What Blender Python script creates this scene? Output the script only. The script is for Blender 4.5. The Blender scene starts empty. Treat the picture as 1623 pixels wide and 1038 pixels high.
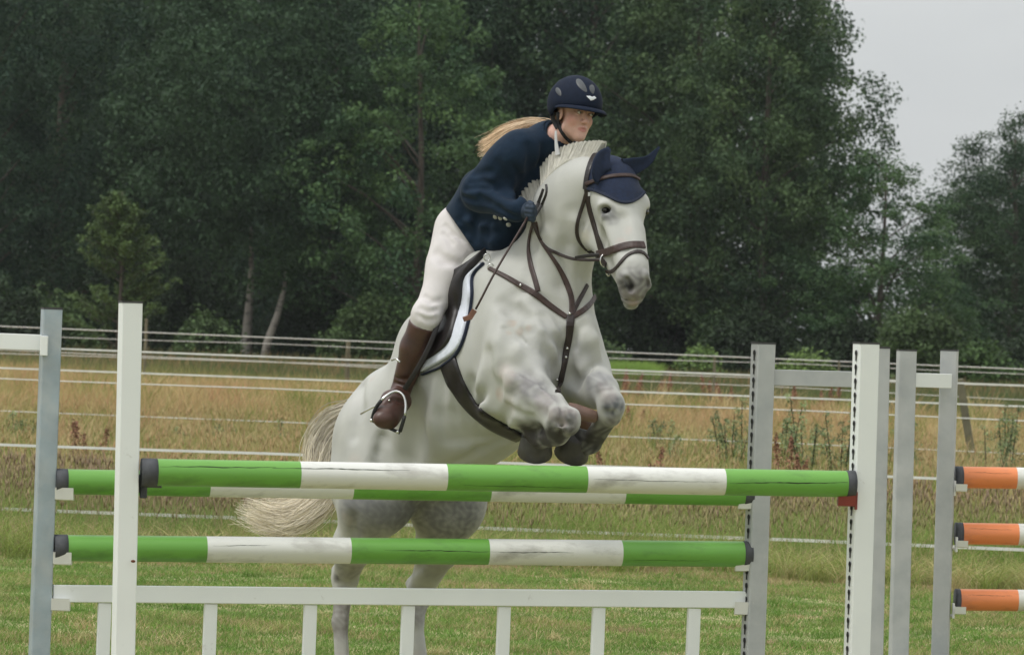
import bpy, math, random
import numpy as np
from mathutils import Vector, Matrix
from mathutils.bvhtree import BVHTree

random.seed(7)
rng = np.random.default_rng(11)
scene = bpy.context.scene
COL = scene.collection

# ------------------------------------------------------------------ camera
FPX = 9425.0            # focal length in photograph pixels (width 1623)
PITCH = 41.0 / FPX
ROLL = math.radians(2.0)
EYE = Vector((0.0, 0.0, 1.6))
c_f = Vector((0, math.cos(PITCH), math.sin(PITCH)))
c_r0 = Vector((1, 0, 0))
c_u0 = Vector((0, -math.sin(PITCH), math.cos(PITCH)))
c_r = c_r0 * math.cos(ROLL) + c_u0 * math.sin(ROLL)
c_u = -c_r0 * math.sin(ROLL) + c_u0 * math.cos(ROLL)
cam_data = bpy.data.cameras.new('camera')
cam = bpy.data.objects.new('camera', cam_data)
COL.objects.link(cam)
cam.matrix_world = Matrix(((c_r.x, c_u.x, -c_f.x, EYE.x), (c_r.y, c_u.y, -c_f.y, EYE.y),
                           (c_r.z, c_u.z, -c_f.z, EYE.z), (0, 0, 0, 1)))
cam_data.sensor_width = 36.0
cam_data.sensor_fit = 'HORIZONTAL'
cam_data.lens = 36.0 * FPX / 1623.0
cam_data.clip_start = 0.5
cam_data.clip_end = 6000
cam_data.dof.use_dof = True
cam_data.dof.focus_distance = 25.9
cam_data.dof.aperture_fstop = 16.0
scene.camera = cam

# ------------------------------------------------------------------ world, sun, exposure
SUN_EL, SUN_AZ = math.radians(62), math.radians(-115)     # azimuth from +Y towards +X
world = bpy.data.worlds.new('World')
scene.world = world
world.use_nodes = True
wn, wl = world.node_tree.nodes, world.node_tree.links
wn.clear()
sky = wn.new('ShaderNodeTexSky')
sky.sky_type = 'NISHITA'
sky.sun_disc = False
sky.sun_elevation = SUN_EL
sky.sun_rotation = SUN_AZ
sky.air_density = 1.0
sky.dust_density = 3.0
hsv = wn.new('ShaderNodeHueSaturation')
hsv.inputs['Saturation'].default_value = 0.10
wl.new(sky.outputs[0], hsv.inputs['Color'])
# an overcast layer evens out the clear-sky dome
mixc = wn.new('ShaderNodeMix'); mixc.data_type = 'RGBA'
mixc.inputs['Factor'].default_value = 0.72
wl.new(hsv.outputs[0], mixc.inputs['A'])
tc = wn.new('ShaderNodeTexCoord')
mp = wn.new('ShaderNodeMapping'); mp.inputs['Scale'].default_value = (6, 6, 16)
wl.new(tc.outputs['Generated'], mp.inputs[0])
cn = wn.new('ShaderNodeTexNoise'); cn.inputs['Scale'].default_value = 1.2; cn.inputs['Detail'].default_value = 4
wl.new(mp.outputs[0], cn.inputs['Vector'])
cr = wn.new('ShaderNodeValToRGB')
cr.color_ramp.elements[0].position = 0.3; cr.color_ramp.elements[0].color = (5.7, 6.0, 6.1, 1)
cr.color_ramp.elements[1].position = 0.7; cr.color_ramp.elements[1].color = (6.9, 7.1, 7.1, 1)
wl.new(cn.outputs[0], cr.inputs[0])
wl.new(cr.outputs[0], mixc.inputs['B'])
# overcast sky: the zenith is brighter than the horizon
sx = wn.new('ShaderNodeSeparateXYZ'); wl.new(tc.outputs['Generated'], sx.inputs[0])
mrz = wn.new('ShaderNodeMapRange'); mrz.inputs['From Min'].default_value = 0.0; mrz.inputs['From Max'].default_value = 1.0
mrz.inputs['To Min'].default_value = 0.98; mrz.inputs['To Max'].default_value = 2.0
wl.new(sx.outputs['Z'], mrz.inputs['Value'])
vmz = wn.new('ShaderNodeVectorMath'); vmz.operation = 'SCALE'
wl.new(mixc.outputs['Result'], vmz.inputs[0]); wl.new(mrz.outputs[0], vmz.inputs['Scale'])
bg = wn.new('ShaderNodeBackground'); bg.inputs['Strength'].default_value = 0.108
wl.new(vmz.outputs[0], bg.inputs['Color'])
wo = wn.new('ShaderNodeOutputWorld')
wl.new(bg.outputs[0], wo.inputs[0])

sd = bpy.data.lights.new('sun', 'SUN')
sd.energy = 1.3; sd.angle = math.radians(12); sd.color = (1.0, 0.97, 0.92)
sun = bpy.data.objects.new('sun', sd); COL.objects.link(sun)
sdir = Vector((math.sin(SUN_AZ) * math.cos(SUN_EL), math.cos(SUN_AZ) * math.cos(SUN_EL), math.sin(SUN_EL)))
sun.rotation_euler = sdir.to_track_quat('Z', 'Y').to_euler()

scene.view_settings.view_transform = 'Standard'
scene.view_settings.look = 'None'
scene.view_settings.exposure = 0.14
scene.view_settings.gamma = 1.0
scene.view_settings.use_curve_mapping = False
scene.render.engine = 'CYCLES'
scene.cycles.use_denoising = True
scene.cycles.max_bounces = 6
scene.cycles.transparent_max_bounces = 4
scene.render.film_transparent = False

# ------------------------------------------------------------------ helpers
def P(px, py, Y):
    """World point seen at photograph pixel (px, py) at depth Y metres."""
    d = c_f * FPX + c_r * (px - 811.5) - c_u * (py - 519.0)
    return EYE + d * (Y / d.y)

def A(v):
    return np.array(v, dtype=np.float64)

def smooth(a, b, x):
    t = np.clip((x - a) / (b - a), 0, 1)
    return t * t * (3 - 2 * t)

def ground_z(x, y):
    y = np.asarray(y, dtype=float); x = np.asarray(x, dtype=float)
    z = 1.0 * smooth(55, 150, y) + 0.5 * smooth(170, 600, y)
    z = z + 0.03 * np.sin(x * 0.7 + 1.3) * np.sin(y * 0.33) * smooth(28, 40, y)
    return z

def gz(x, y):
    return float(ground_z(x, y))

def link(o, parent=None):
    COL.objects.link(o)
    if parent is not None:
        o.parent = parent
    return o

def tag(o, label=None, cat=None, group=None, kind=None):
    if label: o['label'] = label
    if cat: o['category'] = cat
    if group: o['group'] = group
    if kind: o['kind'] = kind
    return o

def empty(name, loc, label, cat, group=None):
    o = bpy.data.objects.new(name, None)
    o.empty_display_size = 0.1
    o.location = loc
    COL.objects.link(o)
    tag(o, label, cat, group)
    bpy.context.view_layer.update()
    return o

def make_mesh(name, V, Fc, mat=None, smooth_shade=True, col=None):
    V = np.asarray(V, dtype=np.float32).reshape(-1, 3)
    me = bpy.data.meshes.new(name)
    if isinstance(Fc, np.ndarray):
        m, k = Fc.shape
        me.vertices.add(len(V)); me.vertices.foreach_set('co', V.ravel())
        me.loops.add(m * k); me.loops.foreach_set('vertex_index', Fc.astype(np.int32).ravel())
        me.polygons.add(m)
        me.polygons.foreach_set('loop_start', np.arange(0, m * k, k, dtype=np.int32))
        me.update(calc_edges=True)
    else:
        me.from_pydata([tuple(map(float, v)) for v in V], [], [tuple(f) for f in Fc])
    if col is not None:
        c = np.ones((len(V), 4), dtype=np.float32)
        c[:, :3] = col
        at = me.color_attributes.new('Col', 'FLOAT_COLOR', 'POINT')
        at.data.foreach_set('color', c.ravel())
    if smooth_shade:
        me.polygons.foreach_set('use_smooth', np.ones(len(me.polygons), dtype=bool))
    if mat: me.materials.append(mat)
    me.update()
    return me

def add(name, V, Fc, mat=None, parent=None, smooth_shade=True, col=None):
    """Link a world-space mesh; under a parent it keeps its world place."""
    if parent is not None:
        off = np.zeros(3); p_ = parent
        while p_ is not None:
            off = off + np.array(p_.location); p_ = p_.parent
        V = np.asarray(V, dtype=float).reshape(-1, 3) - off
    o = bpy.data.objects.new(name, make_mesh(name, V, Fc, mat, smooth_shade, col))
    return link(o, parent)

class MB:
    """Collects simple solids in world space into one mesh."""
    def __init__(s): s.v = []; s.f = []
    def raw(s, V, Fc):
        n = len(s.v); s.v += [tuple(map(float, p)) for p in V]
        s.f += [tuple(i + n for i in f) for f in Fc]; return s
    def box(s, c, ax, half, bev=0.0):
        """box with centre c, axes ax (3 unit vectors), half sizes, chamfered long edges"""
        c = A(c); ax = [A(a) for a in ax]
        if bev <= 0:
            V = []
            for k in (-1, 1):
                for (i, j) in ((-1, -1), (1, -1), (1, 1), (-1, 1)):
                    V.append(c + ax[0] * half[0] * i + ax[1] * half[1] * j + ax[2] * half[2] * k)
            F = [(3, 2, 1, 0), (4, 5, 6, 7), (0, 1, 5, 4), (1, 2, 6, 5), (2, 3, 7, 6), (3, 0, 4, 7)]
            return s.raw(V, F)
        a, b = half[0], half[1]
        ring = [(-a + bev, -b), (a - bev, -b), (a, -b + bev), (a, b - bev), (a - bev, b), (-a + bev, b), (-a, b - bev), (-a, -b + bev)]
        V = []
        for k, sc in ((-1, bev), (-1, 0), (1, 0), (1, bev)):
            zz = half[2] - (0 if sc else bev * .6)
            for (x, y) in ring:
                fx = (abs(x) - sc * .6) / abs(x) if x else 1; fy = (abs(y) - sc * .6) / abs(y) if y else 1
                V.append(c + ax[0] * x * fx + ax[1] * y * fy + ax[2] * k * zz)
        F = [tuple(range(7, -1, -1)), tuple(range(24, 32))]
        for r in range(3):
            for i in range(8):
                j = (i + 1) % 8
                F.append((r * 8 + i, r * 8 + j, r * 8 + 8 + j, r * 8 + 8 + i))
        return s.raw(V, F)
    def tube(s, pts, rad, n=10, cap=True, flat=None):
        pts = [Vector(p) for p in pts]
        if not hasattr(rad, '__len__'): rad = [rad] * len(pts)
        V = []; F = []
        ref = None
        for i, p in enumerate(pts):
            t = (pts[min(i + 1, len(pts) - 1)] - pts[max(i - 1, 0)]).normalized()
            if ref is None:
                ref = t.orthogonal().normalized()
            ref = (ref - t * ref.dot(t)).normalized()
            b = t.cross(ref)
            for k in range(n):
                a = 2 * math.pi * k / n
                V.append(p + (ref * math.cos(a) + b * math.sin(a)) * rad[i])
        for i in range(len(pts) - 1):
            for k in range(n):
                j = (k + 1) % n
                F.append((i * n + k, i * n + j, (i + 1) * n + j, (i + 1) * n + k))
        if cap:
            F.append(tuple(range(n - 1, -1, -1)))
            F.append(tuple((len(pts) - 1) * n + k for k in range(n)))
        return s.raw(V, F)
    def ball(s, c, r, n=10, m=7, ax=None):
        c = A(c); r = A(r if hasattr(r, '__len__') else (r, r, r))
        ax = np.eye(3) if ax is None else np.array([A(a) for a in ax])
        V = [c + ax[2] * r[2]]; F = []
        for i in range(1, m):
            th = math.pi * i / m
            for k in range(n):
                ph = 2 * math.pi * k / n
                V.append(c + ax[0] * r[0] * math.sin(th) * math.cos(ph) + ax[1] * r[1] * math.sin(th) * math.sin(ph) + ax[2] * r[2] * math.cos(th))
        V.append(c - ax[2] * r[2])
        for k in range(n):
            F.append((0, 1 + k, 1 + (k + 1) % n))
            F.append((len(V) - 1, 1 + (m - 2) * n + (k + 1) % n, 1 + (m - 2) * n + k))
        for i in range(m - 2):
            for k in range(n):
                j = (k + 1) % n
                F.append((1 + i * n + k, 1 + (i + 1) * n + k, 1 + (i + 1) * n + j, 1 + i * n + j))
        return s.raw(V, F)
    def build(s, name, mat, parent=None, smooth_shade=False, col=None):
        return add(name, np.array(s.v), s.f, mat, parent, smooth_shade, col)

def catmull(pts, n):
    pts = np.array([A(p) for p in pts]); m = len(pts)
    if m == 2:
        t = np.linspace(0, 1, n)[:, None]; return pts[0] * (1 - t) + pts[1] * t
    ext = np.vstack([2 * pts[0] - pts[1], pts, 2 * pts[-1] - pts[-2]])
    seg = np.linalg.norm(np.diff(pts, axis=0), axis=1); cum = np.concatenate([[0], np.cumsum(seg)])
    out = []
    for s_ in np.linspace(0, cum[-1], n):
        i = min(max(int(np.searchsorted(cum, s_) - 1), 0), m - 2)
        t = (s_ - cum[i]) / max(seg[i], 1e-9)
        p0, p1, p2, p3 = ext[i], ext[i + 1], ext[i + 2], ext[i + 3]
        out.append(0.5 * ((2 * p1) + (-p0 + p2) * t + (2 * p0 - 5 * p1 + 4 * p2 - p3) * t * t + (-p0 + 3 * p1 - 3 * p2 + p3) * t ** 3))
    return np.array(out)

# ------------------------------------------------------------------ materials
def mat(name, base=(0.5, 0.5, 0.5), rough=0.6, metal=0.0, noise=None, bump=None, attr=False, spec=0.5, second=None,
        translucent=0.0, coords='Object', sheen=0.0, stretch=(1, 1, 1)):
    """noise=(scale, amount); second=(colour, scale, lo, hi) blends a second pigment by noise; bump=(scale, strength, distance)"""
    m = bpy.data.materials.new(name); m.use_nodes = True
    N, L = m.node_tree.nodes, m.node_tree.links
    b = N['Principled BSDF']
    b.inputs['Roughness'].default_value = rough
    b.inputs['Metallic'].default_value = metal
    b.inputs['Specular IOR Level'].default_value = spec
    if sheen: b.inputs['Sheen Weight'].default_value = sheen
    tcn = N.new('ShaderNodeTexCoord')
    mpp = N.new('ShaderNodeMapping'); mpp.inputs['Scale'].default_value = stretch
    L.new(tcn.outputs[coords], mpp.inputs[0])
    if attr:
        a = N.new('ShaderNodeAttribute'); a.attribute_name = 'Col'; out = a.outputs['Color']
    else:
        a = N.new('ShaderNodeRGB'); a.outputs[0].default_value = (*base, 1); out = a.outputs[0]
    if second:
        c2, sc, lo, hi = second
        n = N.new('ShaderNodeTexNoise'); n.inputs['Scale'].default_value = sc; n.inputs['Detail'].default_value = 5
        n.inputs['Roughness'].default_value = 0.65
        L.new(mpp.outputs[0], n.inputs['Vector'])
        mr = N.new('ShaderNodeMapRange'); mr.inputs['From Min'].default_value = lo; mr.inputs['From Max'].default_value = hi
        L.new(n.outputs[0], mr.inputs['Value'])
        mx = N.new('ShaderNodeMix'); mx.data_type = 'RGBA'
        L.new(mr.outputs[0], mx.inputs['Factor']); L.new(out, mx.inputs['A'])
        mx.inputs['B'].default_value = (*c2, 1); out = mx.outputs['Result']
    if noise:
        sc, am = noise
        n = N.new('ShaderNodeTexNoise'); n.inputs['Scale'].default_value = sc; n.inputs['Detail'].default_value = 6
        L.new(mpp.outputs[0], n.inputs['Vector'])
        mr = N.new('ShaderNodeMapRange'); mr.inputs['From Min'].default_value = .25; mr.inputs['From Max'].default_value = .75
        mr.inputs['To Min'].default_value = 1 - am; mr.inputs['To Max'].default_value = 1 + am
        L.new(n.outputs[0], mr.inputs['Value'])
        vm = N.new('ShaderNodeVectorMath'); vm.operation = 'SCALE'
        L.new(out, vm.inputs[0]); L.new(mr.outputs[0], vm.inputs['Scale']); out = vm.outputs[0]
    L.new(out, b.inputs['Base Color'])
    if bump:
        sc, st, di = bump
        n = N.new('ShaderNodeTexNoise'); n.inputs['Scale'].default_value = sc; n.inputs['Detail'].default_value = 4
        L.new(mpp.outputs[0], n.inputs['Vector'])
        bp = N.new('ShaderNodeBump'); bp.inputs['Strength'].default_value = st; bp.inputs['Distance'].default_value = di
        L.new(n.outputs[0], bp.inputs['Height']); L.new(bp.outputs[0], b.inputs['Normal'])
    if translucent:
        tr = N.new('ShaderNodeBsdfTranslucent'); L.new(out, tr.inputs['Color'])
        ms = N.new('ShaderNodeMixShader'); ms.inputs[0].default_value = translucent
        L.new(b.outputs[0], ms.inputs[1]); L.new(tr.outputs[0], ms.inputs[2])
        L.new(ms.outputs[0], N['Material Output'].inputs['Surface'])
    return m

# ------------------------------------------------------------------ signed-distance modeller
class SDF:
    def __init__(s, xs, ys, zs):
        s.xs, s.ys, s.zs = [np.asarray(a, dtype=np.float32) for a in (xs, ys, zs)]
        s.F = np.full((len(s.xs), len(s.ys), len(s.zs)), 1.0, dtype=np.float32)
    def _loc(s, lo, hi):
        sl = []
        for a, l, h in ((s.xs, lo[0], hi[0]), (s.ys, lo[1], hi[1]), (s.zs, lo[2], hi[2])):
            i0 = max(int(np.searchsorted(a, l)) - 1, 0); i1 = min(int(np.searchsorted(a, h)) + 1, len(a))
            sl.append(slice(i0, max(i1, i0)))
        X = s.xs[sl[0]][:, None, None]; Y = s.ys[sl[1]][None, :, None]; Z = s.zs[sl[2]][None, None, :]
        return tuple(sl), X, Y, Z
    def _merge(s, sl, d, k, op):
        f = s.F[sl]
        if op == 'add':
            h = np.maximum(k - np.abs(f - d), 0) / k
            s.F[sl] = np.minimum(f, d) - h * h * k * .25
        else:
            d = -d
            h = np.maximum(k - np.abs(f - d), 0) / k
            s.F[sl] = np.maximum(f, d) + h * h * k * .25
    def cone(s, a, b, ra, rb, k=0.03, nrm=None, sq=1.0, op='add', grow=0.0):
        a = A(a); b = A(b); ra += grow; rb += grow
        m = max(ra, rb) * max(1, sq) + k + .03
        sl, X, Y, Z = s._loc(np.minimum(a, b) - m, np.maximum(a, b) + m)
        ba = b - a; L2 = max(float(ba @ ba), 1e-9)
        x, y, z = X - a[0], Y - a[1], Z - a[2]
        t = np.clip((x * ba[0] + y * ba[1] + z * ba[2]) / L2, 0, 1)
        x = x - t * ba[0]; y = y - t * ba[1]; z = z - t * ba[2]
        if nrm is not None:
            n = A(nrm); n = n / np.linalg.norm(n); q = (x * n[0] + y * n[1] + z * n[2]) * (1 / sq - 1)
            x = x + n[0] * q; y = y + n[1] * q; z = z + n[2] * q
        d = np.sqrt(x * x + y * y + z * z) - (ra + (rb - ra) * t)
        if nrm is not None and sq < 1: d = d * (0.5 + 0.5 * sq)
        s._merge(sl, d.astype(np.float32), k, op)
    def ell(s, c, ax, r, k=0.03, op='add', grow=0.0):
        c = A(c); ax = [A(a) / np.linalg.norm(A(a)) for a in ax]; r = [q + grow for q in r]
        m = max(r) + k + .03
        sl, X, Y, Z = s._loc(c - m, c + m)
        x, y, z = X - c[0], Y - c[1], Z - c[2]
        k0 = 0; k1 = 0
        for a, q in zip(ax, r):
            u = (x * a[0] + y * a[1] + z * a[2])
            k0 = k0 + (u / q) ** 2; k1 = k1 + (u / (q * q)) ** 2
        k0 = np.sqrt(k0); k1 = np.sqrt(k1) + 1e-9
        d = k0 * (k0 - 1) / k1
        s._merge(sl, d.astype(np.float32), k, op)
    def chain(s, pts, k=0.03, nrm=None, sq=1.0, grow=0.0, op='add'):
        for (a, ra), (b, rb) in zip(pts[:-1], pts[1:]):
            s.cone(a, b, ra, rb, k, nrm, sq, op, grow)
    def hit(s, px, py, y0=None, y1=None):
        ys = np.arange(y0 or s.ys[0], y1 or s.ys[-1], .003)
        d = c_f * FPX + c_r * (px - 811.5) - c_u * (py - 519.0)
        p = A(EYE)[None] + A(d)[None] * (ys / d.y)[:, None]
        def lerp(ax, v):
            i = np.clip(np.searchsorted(ax, v) - 1, 0, len(ax) - 2); return i, np.clip((v - ax[i]) / (ax[i + 1] - ax[i]), 0, 1)
        (i, a), (j, b), (k, c) = lerp(s.xs, p[:, 0]), lerp(s.ys, p[:, 1]), lerp(s.zs, p[:, 2])
        f = 0
        for di in (0, 1):
            for dj in (0, 1):
                for dk in (0, 1):
                    f = f + s.F[i + di, j + dj, k + dk] * (a if di else 1 - a) * (b if dj else 1 - b) * (c if dk else 1 - c)
        w = np.nonzero(f < 0)[0]
        return p[w[0]] if len(w) else p[int(np.argmin(f))]
    def mesh(s, smooth_it=3):
        F = s.F; ins = F < 0
        c8 = [ins[i:ins.shape[0] - 1 + i, j:ins.shape[1] - 1 + j, k:ins.shape[2] - 1 + k] for i in (0, 1) for j in (0, 1) for k in (0, 1)]
        cnt = sum(c.astype(np.uint8) for c in c8)
        act = (cnt > 0) & (cnt < 8)
        I, J, K = np.nonzero(act); n = len(I)
        vid = np.full(act.shape, -1, dtype=np.int32); vid[I, J, K] = np.arange(n)
        acc = np.zeros((n, 3)); w = np.zeros(n)
        cor = [(i, j, k) for i in (0, 1) for j in (0, 1) for k in (0, 1)]
        for a in cor:
            for b in cor:
                if sum(abs(p - q) for p, q in zip(a, b)) != 1 or a > b: continue
                fa = F[I + a[0], J + a[1], K + a[2]]; fb = F[I + b[0], J + b[1], K + b[2]]
                m = (fa < 0) != (fb < 0)
                t = np.where(m, fa / np.where(m, fa - fb, 1), 0)
                pa = np.stack([s.xs[I + a[0]], s.ys[J + a[1]], s.zs[K + a[2]]], 1)
                pb = np.stack([s.xs[I + b[0]], s.ys[J + b[1]], s.zs[K + b[2]]], 1)
                acc += np.where(m[:, None], pa + (pb - pa) * t[:, None], 0); w += m
        V = acc / w[:, None]
        quads = []
        for ax_ in range(3):
            sh = [slice(1, -1)] * 3; sh[ax_] = slice(0, -1)
            s2 = list(sh); s2[ax_] = slice(1, None)
            a = ins[tuple(sh)]; b = ins[tuple(s2)]
            q = np.argwhere(a != b)
            if not len(q): continue
            base = q + 1; base[:, ax_] -= 1
            inn = a[tuple(q.T)]
            u, v = [(1, 2), (2, 0), (0, 1)][ax_]
            def cell(du, dv):
                g = base.copy(); g[:, u] += du; g[:, v] += dv
                return vid[g[:, 0], g[:, 1], g[:, 2]]
            Q = np.stack([cell(-1, -1), cell(0, -1), cell(0, 0), cell(-1, 0)], 1)
            Q[~inn] = Q[~inn][:, ::-1]
            quads.append(Q)
        Q = np.vstack(quads); Q = Q[(Q >= 0).all(1)]
        E = np.vstack([Q[:, [i, (i + 1) % 4]] for i in range(4)])
        deg = np.bincount(E[:, 0], minlength=n) + np.bincount(E[:, 1], minlength=n)
        for it in range(smooth_it * 2):
            lam = 0.5 if it % 2 == 0 else -0.52
            S = np.zeros((n, 3))
            for d_ in range(3):
                S[:, d_] = np.bincount(E[:, 0], V[E[:, 1], d_], n) + np.bincount(E[:, 1], V[E[:, 0], d_], n)
            V = V + lam * (S / np.maximum(deg, 1)[:, None] - V)
        return V, Q

def grid_span(lo, hi, h, flo, fhi, fh):
    out = [lo]
    while out[-1] < hi:
        x = out[-1]; d = max(flo - x, x - fhi, 0)
        out.append(x + (fh if d <= 0 else min(h, fh + d * 0.2)))
    return np.array(out)

def grid(lo, hi, h):
    return np.arange(lo, hi + h, h)

def grid_fine(lo, hi, h, flo, fhi, fh):
    out = [lo]
    while out[-1] < hi:
        x = out[-1]; d = max(flo - x, x - fhi, 0)
        out.append(x + min(h, fh + d * 0.25))
    return np.array(out)
# ================================================================== GROUND AND GRASS
def build_ground():
    ys = np.concatenate([np.arange(-30, 20, 10), np.arange(20, 60, 1.0), np.arange(60, 200, 4.0), np.arange(200, 600, 40.0), np.array([700, 1000, 1500, 2500, 4000])])
    xs = np.concatenate([-np.array([3000, 1500, 700, 300, 120, 60, 30]), np.arange(-20, 20.5, 1.0), np.array([30, 60, 120, 300, 700, 1500, 3000])])
    X, Y = np.meshgrid(xs, ys, indexing='ij')
    Z = ground_z(X, Y)
    V = np.stack([X, Y, Z], -1).reshape(-1, 3); ny = len(ys)
    i, j = np.meshgrid(np.arange(len(xs) - 1), np.arange(ny - 1), indexing='ij'); a = (i * ny + j).ravel()
    F = np.stack([a, a + ny, a + ny + 1, a + 1], 1)
    y = V[:, 1:2]
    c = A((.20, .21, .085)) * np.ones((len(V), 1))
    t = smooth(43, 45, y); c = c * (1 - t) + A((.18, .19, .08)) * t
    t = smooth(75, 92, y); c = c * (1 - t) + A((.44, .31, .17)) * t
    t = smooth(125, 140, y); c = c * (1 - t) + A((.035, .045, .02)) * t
    m = mat('grassy_soil', rough=.95, attr=True, noise=(2.2, .30), second=((.40, .33, .19), 1.1, .48, .66), bump=(9, .5, .04), spec=.1)
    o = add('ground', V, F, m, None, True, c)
    tag(o, 'flat field of mown turf rising gently towards the trees', None, None, 'structure')
build_ground()

def blades(x, y, hgt, wid, lean, c0, c1, segs=2):
    """grass blades as bent tapering ribbons"""
    n = len(x); z = ground_z(x, y) - .005
    b = np.stack([x, y, z], 1)
    az = rng.uniform(0, 2 * math.pi, n); sd = np.stack([np.cos(az), np.sin(az) * .4, np.zeros(n)], 1); sd /= np.linalg.norm(sd, axis=1, keepdims=True)
    la = rng.uniform(0, 2 * math.pi, n); ld = np.stack([np.cos(la) + .15, np.sin(la), np.zeros(n)], 1) * (lean * hgt)[:, None]
    up = np.array([0, 0, 1.0])
    V = []; C = []; t_ = np.linspace(0, 1, segs + 1)
    for t in t_[:-1]:
        p = b + up * (hgt * t * (1 - .15 * lean * t))[:, None] + ld * (t * t)
        w = (wid * (1 - .55 * t) / 2)[:, None]
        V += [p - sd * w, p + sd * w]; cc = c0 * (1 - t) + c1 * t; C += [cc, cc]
    V.append(b + up * (hgt * (1 - .15 * lean))[:, None] + ld); C.append(c1)
    k = len(V); Vv = np.stack(V, 1).reshape(-1, 3); Cc = np.stack(C, 1).reshape(-1, 3)
    base = np.arange(n)[:, None] * k; T = []
    for s_ in range(segs - 1):
        o = s_ * 2; T += [base + [o, o + 1, o + 3], base + [o, o + 3, o + 2]]
    o = (segs - 1) * 2; T.append(base + [o, o + 1, o + 2])
    return Vv, np.vstack(T), Cc

def heads(x, y, hgt, length, rad, lean, c):
    """seed heads: three-sided spindles on thin stems"""
    n = len(x); z = ground_z(x, y); la = rng.uniform(0, 2 * math.pi, n); l2 = np.stack([np.cos(la), np.sin(la)], 1) * lean[:, None]
    p0 = np.stack([x, y, z], 1); p1 = p0 + np.stack([l2[:, 0] * .5, l2[:, 1] * .5, hgt], 1)
    dr = np.stack([l2[:, 0] * 2.4, l2[:, 1] * 2.4, np.full(n, .8)], 1); dr /= np.linalg.norm(dr, axis=1, keepdims=True)
    p2 = p1 + dr * (length * .4)[:, None]; p3 = p1 + dr * length[:, None]
    V = []; F = []
    sx = A((1, 0, 0)); 
    V += [p0 - sx * .0015, p0 + sx * .0015, p1 + sx * .001]
    for k in range(3):
        a = 2 * math.pi * k / 3; V.append(p2 + np.stack([np.cos(a) * rad, np.sin(a) * rad, 0 * rad], 1))
    V += [p1, p3]
    k = len(V); base = np.arange(n)[:, None] * k
    T = [base + [0, 1, 2]]
    for i in range(3):
        j = (i + 1) % 3; T += [base + [6, 3 + i, 3 + j], base + [7, 3 + j, 3 + i]]
    Vv = np.stack(V, 1).reshape(-1, 3)
    cs = np.repeat(c[:, None], k, 1); cs[:, :3] = cs[:, :3] * .5 + A((.28, .24, .11)) * .5
    return Vv, np.vstack(T), cs.reshape(-1, 3)

def fld(x, y, f, ph=0.0):
    return (np.sin(x * f + ph + 1.3 * np.sin(y * f * .7 + ph)) * np.sin(y * f * .9 + 2 * ph + 1.1 * np.sin(x * f * .8)) + .5 * np.sin(x * f * 2.7 + y * f * 2.1 + ph)) / 1.5

def scatter(n, y0, y1, marg=1.12):
    y = np.sqrt(rng.uniform(y0 * y0, y1 * y1, n)); x = rng.uniform(-.5, .5, n) * 1623 / FPX * y * marg * 1.05
    return x, y
m_grass = mat('grass_blades', rough=.7, attr=True, spec=.2, translucent=.35)
PAL = lambda a: A(a)
GREEN, LUSH, STRAW, TAN, PURP, DKG = PAL((.27, .34, .085)), PAL((.165, .30, .058)), PAL((.56, .46, .24)), PAL((.56, .37, .20)), PAL((.40, .29, .20)), PAL((.080, .12, .045))
def mixc3(a, b, t): return a * (1 - t[:, None]) + b * t[:, None]

# mown turf
x, y = scatter(230000, 29.5, 44.3)
f = fld(x, y, 1.6, .4); g = rng.random(len(x))
t = np.clip(.22 + .5 * f + .35 * (g - .5) + .35 * smooth(42.0, 43.6, y), 0, 1)
dry = (g + .35 * f > .82) | (rng.random(len(x)) < .45 * smooth(41.6, 43.4, y) * (1 + f))
c1 = mixc3(LUSH, GREEN * 1.05, t); c1[dry] = STRAW * .85
br_ = fld(x, y, 2.3, 3.1) + .5 * fld(x, y, 5.1, .7) + .8 * smooth(41.5, 43.8, y) > 1.0
c1[br_ & (g < .75)] = A((.42, .31, .19))
c1 *= rng.uniform(.7, 1.2, (len(x), 1)) * (1 + .18 * fld(x, y, 3.3, 1.9))[:, None]
hgt = rng.uniform(.014, .045, len(x)) * (1 + .5 * f)
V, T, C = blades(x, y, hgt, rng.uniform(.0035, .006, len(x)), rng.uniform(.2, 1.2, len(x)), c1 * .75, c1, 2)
def clumps(n, y0, y1, m_, rad, h0, h1, w0, w1, lean, pick):
    cx_, cy_ = scatter(n, y0, y1); k = rng.random(n); hh_ = rng.uniform(.6, 1.2, n)
    tx = np.repeat(cx_, m_) + rng.normal(size=n * m_) * rad; ty = np.repeat(cy_, m_) + rng.normal(size=n * m_) * rad
    c = pick(np.repeat(k, m_)) * rng.uniform(.75, 1.2, (n * m_, 1))
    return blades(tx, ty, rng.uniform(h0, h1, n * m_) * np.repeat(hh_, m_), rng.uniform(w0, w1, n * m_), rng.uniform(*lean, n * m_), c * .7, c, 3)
V2_, T2_, C2_ = clumps(420, 29.5, 43.5, 46, .05, .035, .095, .003, .006, (.4, 1.6), lambda k: mixc3(np.tile(LUSH, (len(k), 1)), STRAW, np.clip(k * 1.6 - .6, 0, 1)))
V, T, C = np.vstack([V, V2_]), np.vstack([T, T2_ + len(V)]), np.vstack([C, C2_])
tag(add('mown_grass', V, T, m_grass, None, False, C), 'short mown green turf with straw-coloured clippings below the jump', None, None, 'stuff')

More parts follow.
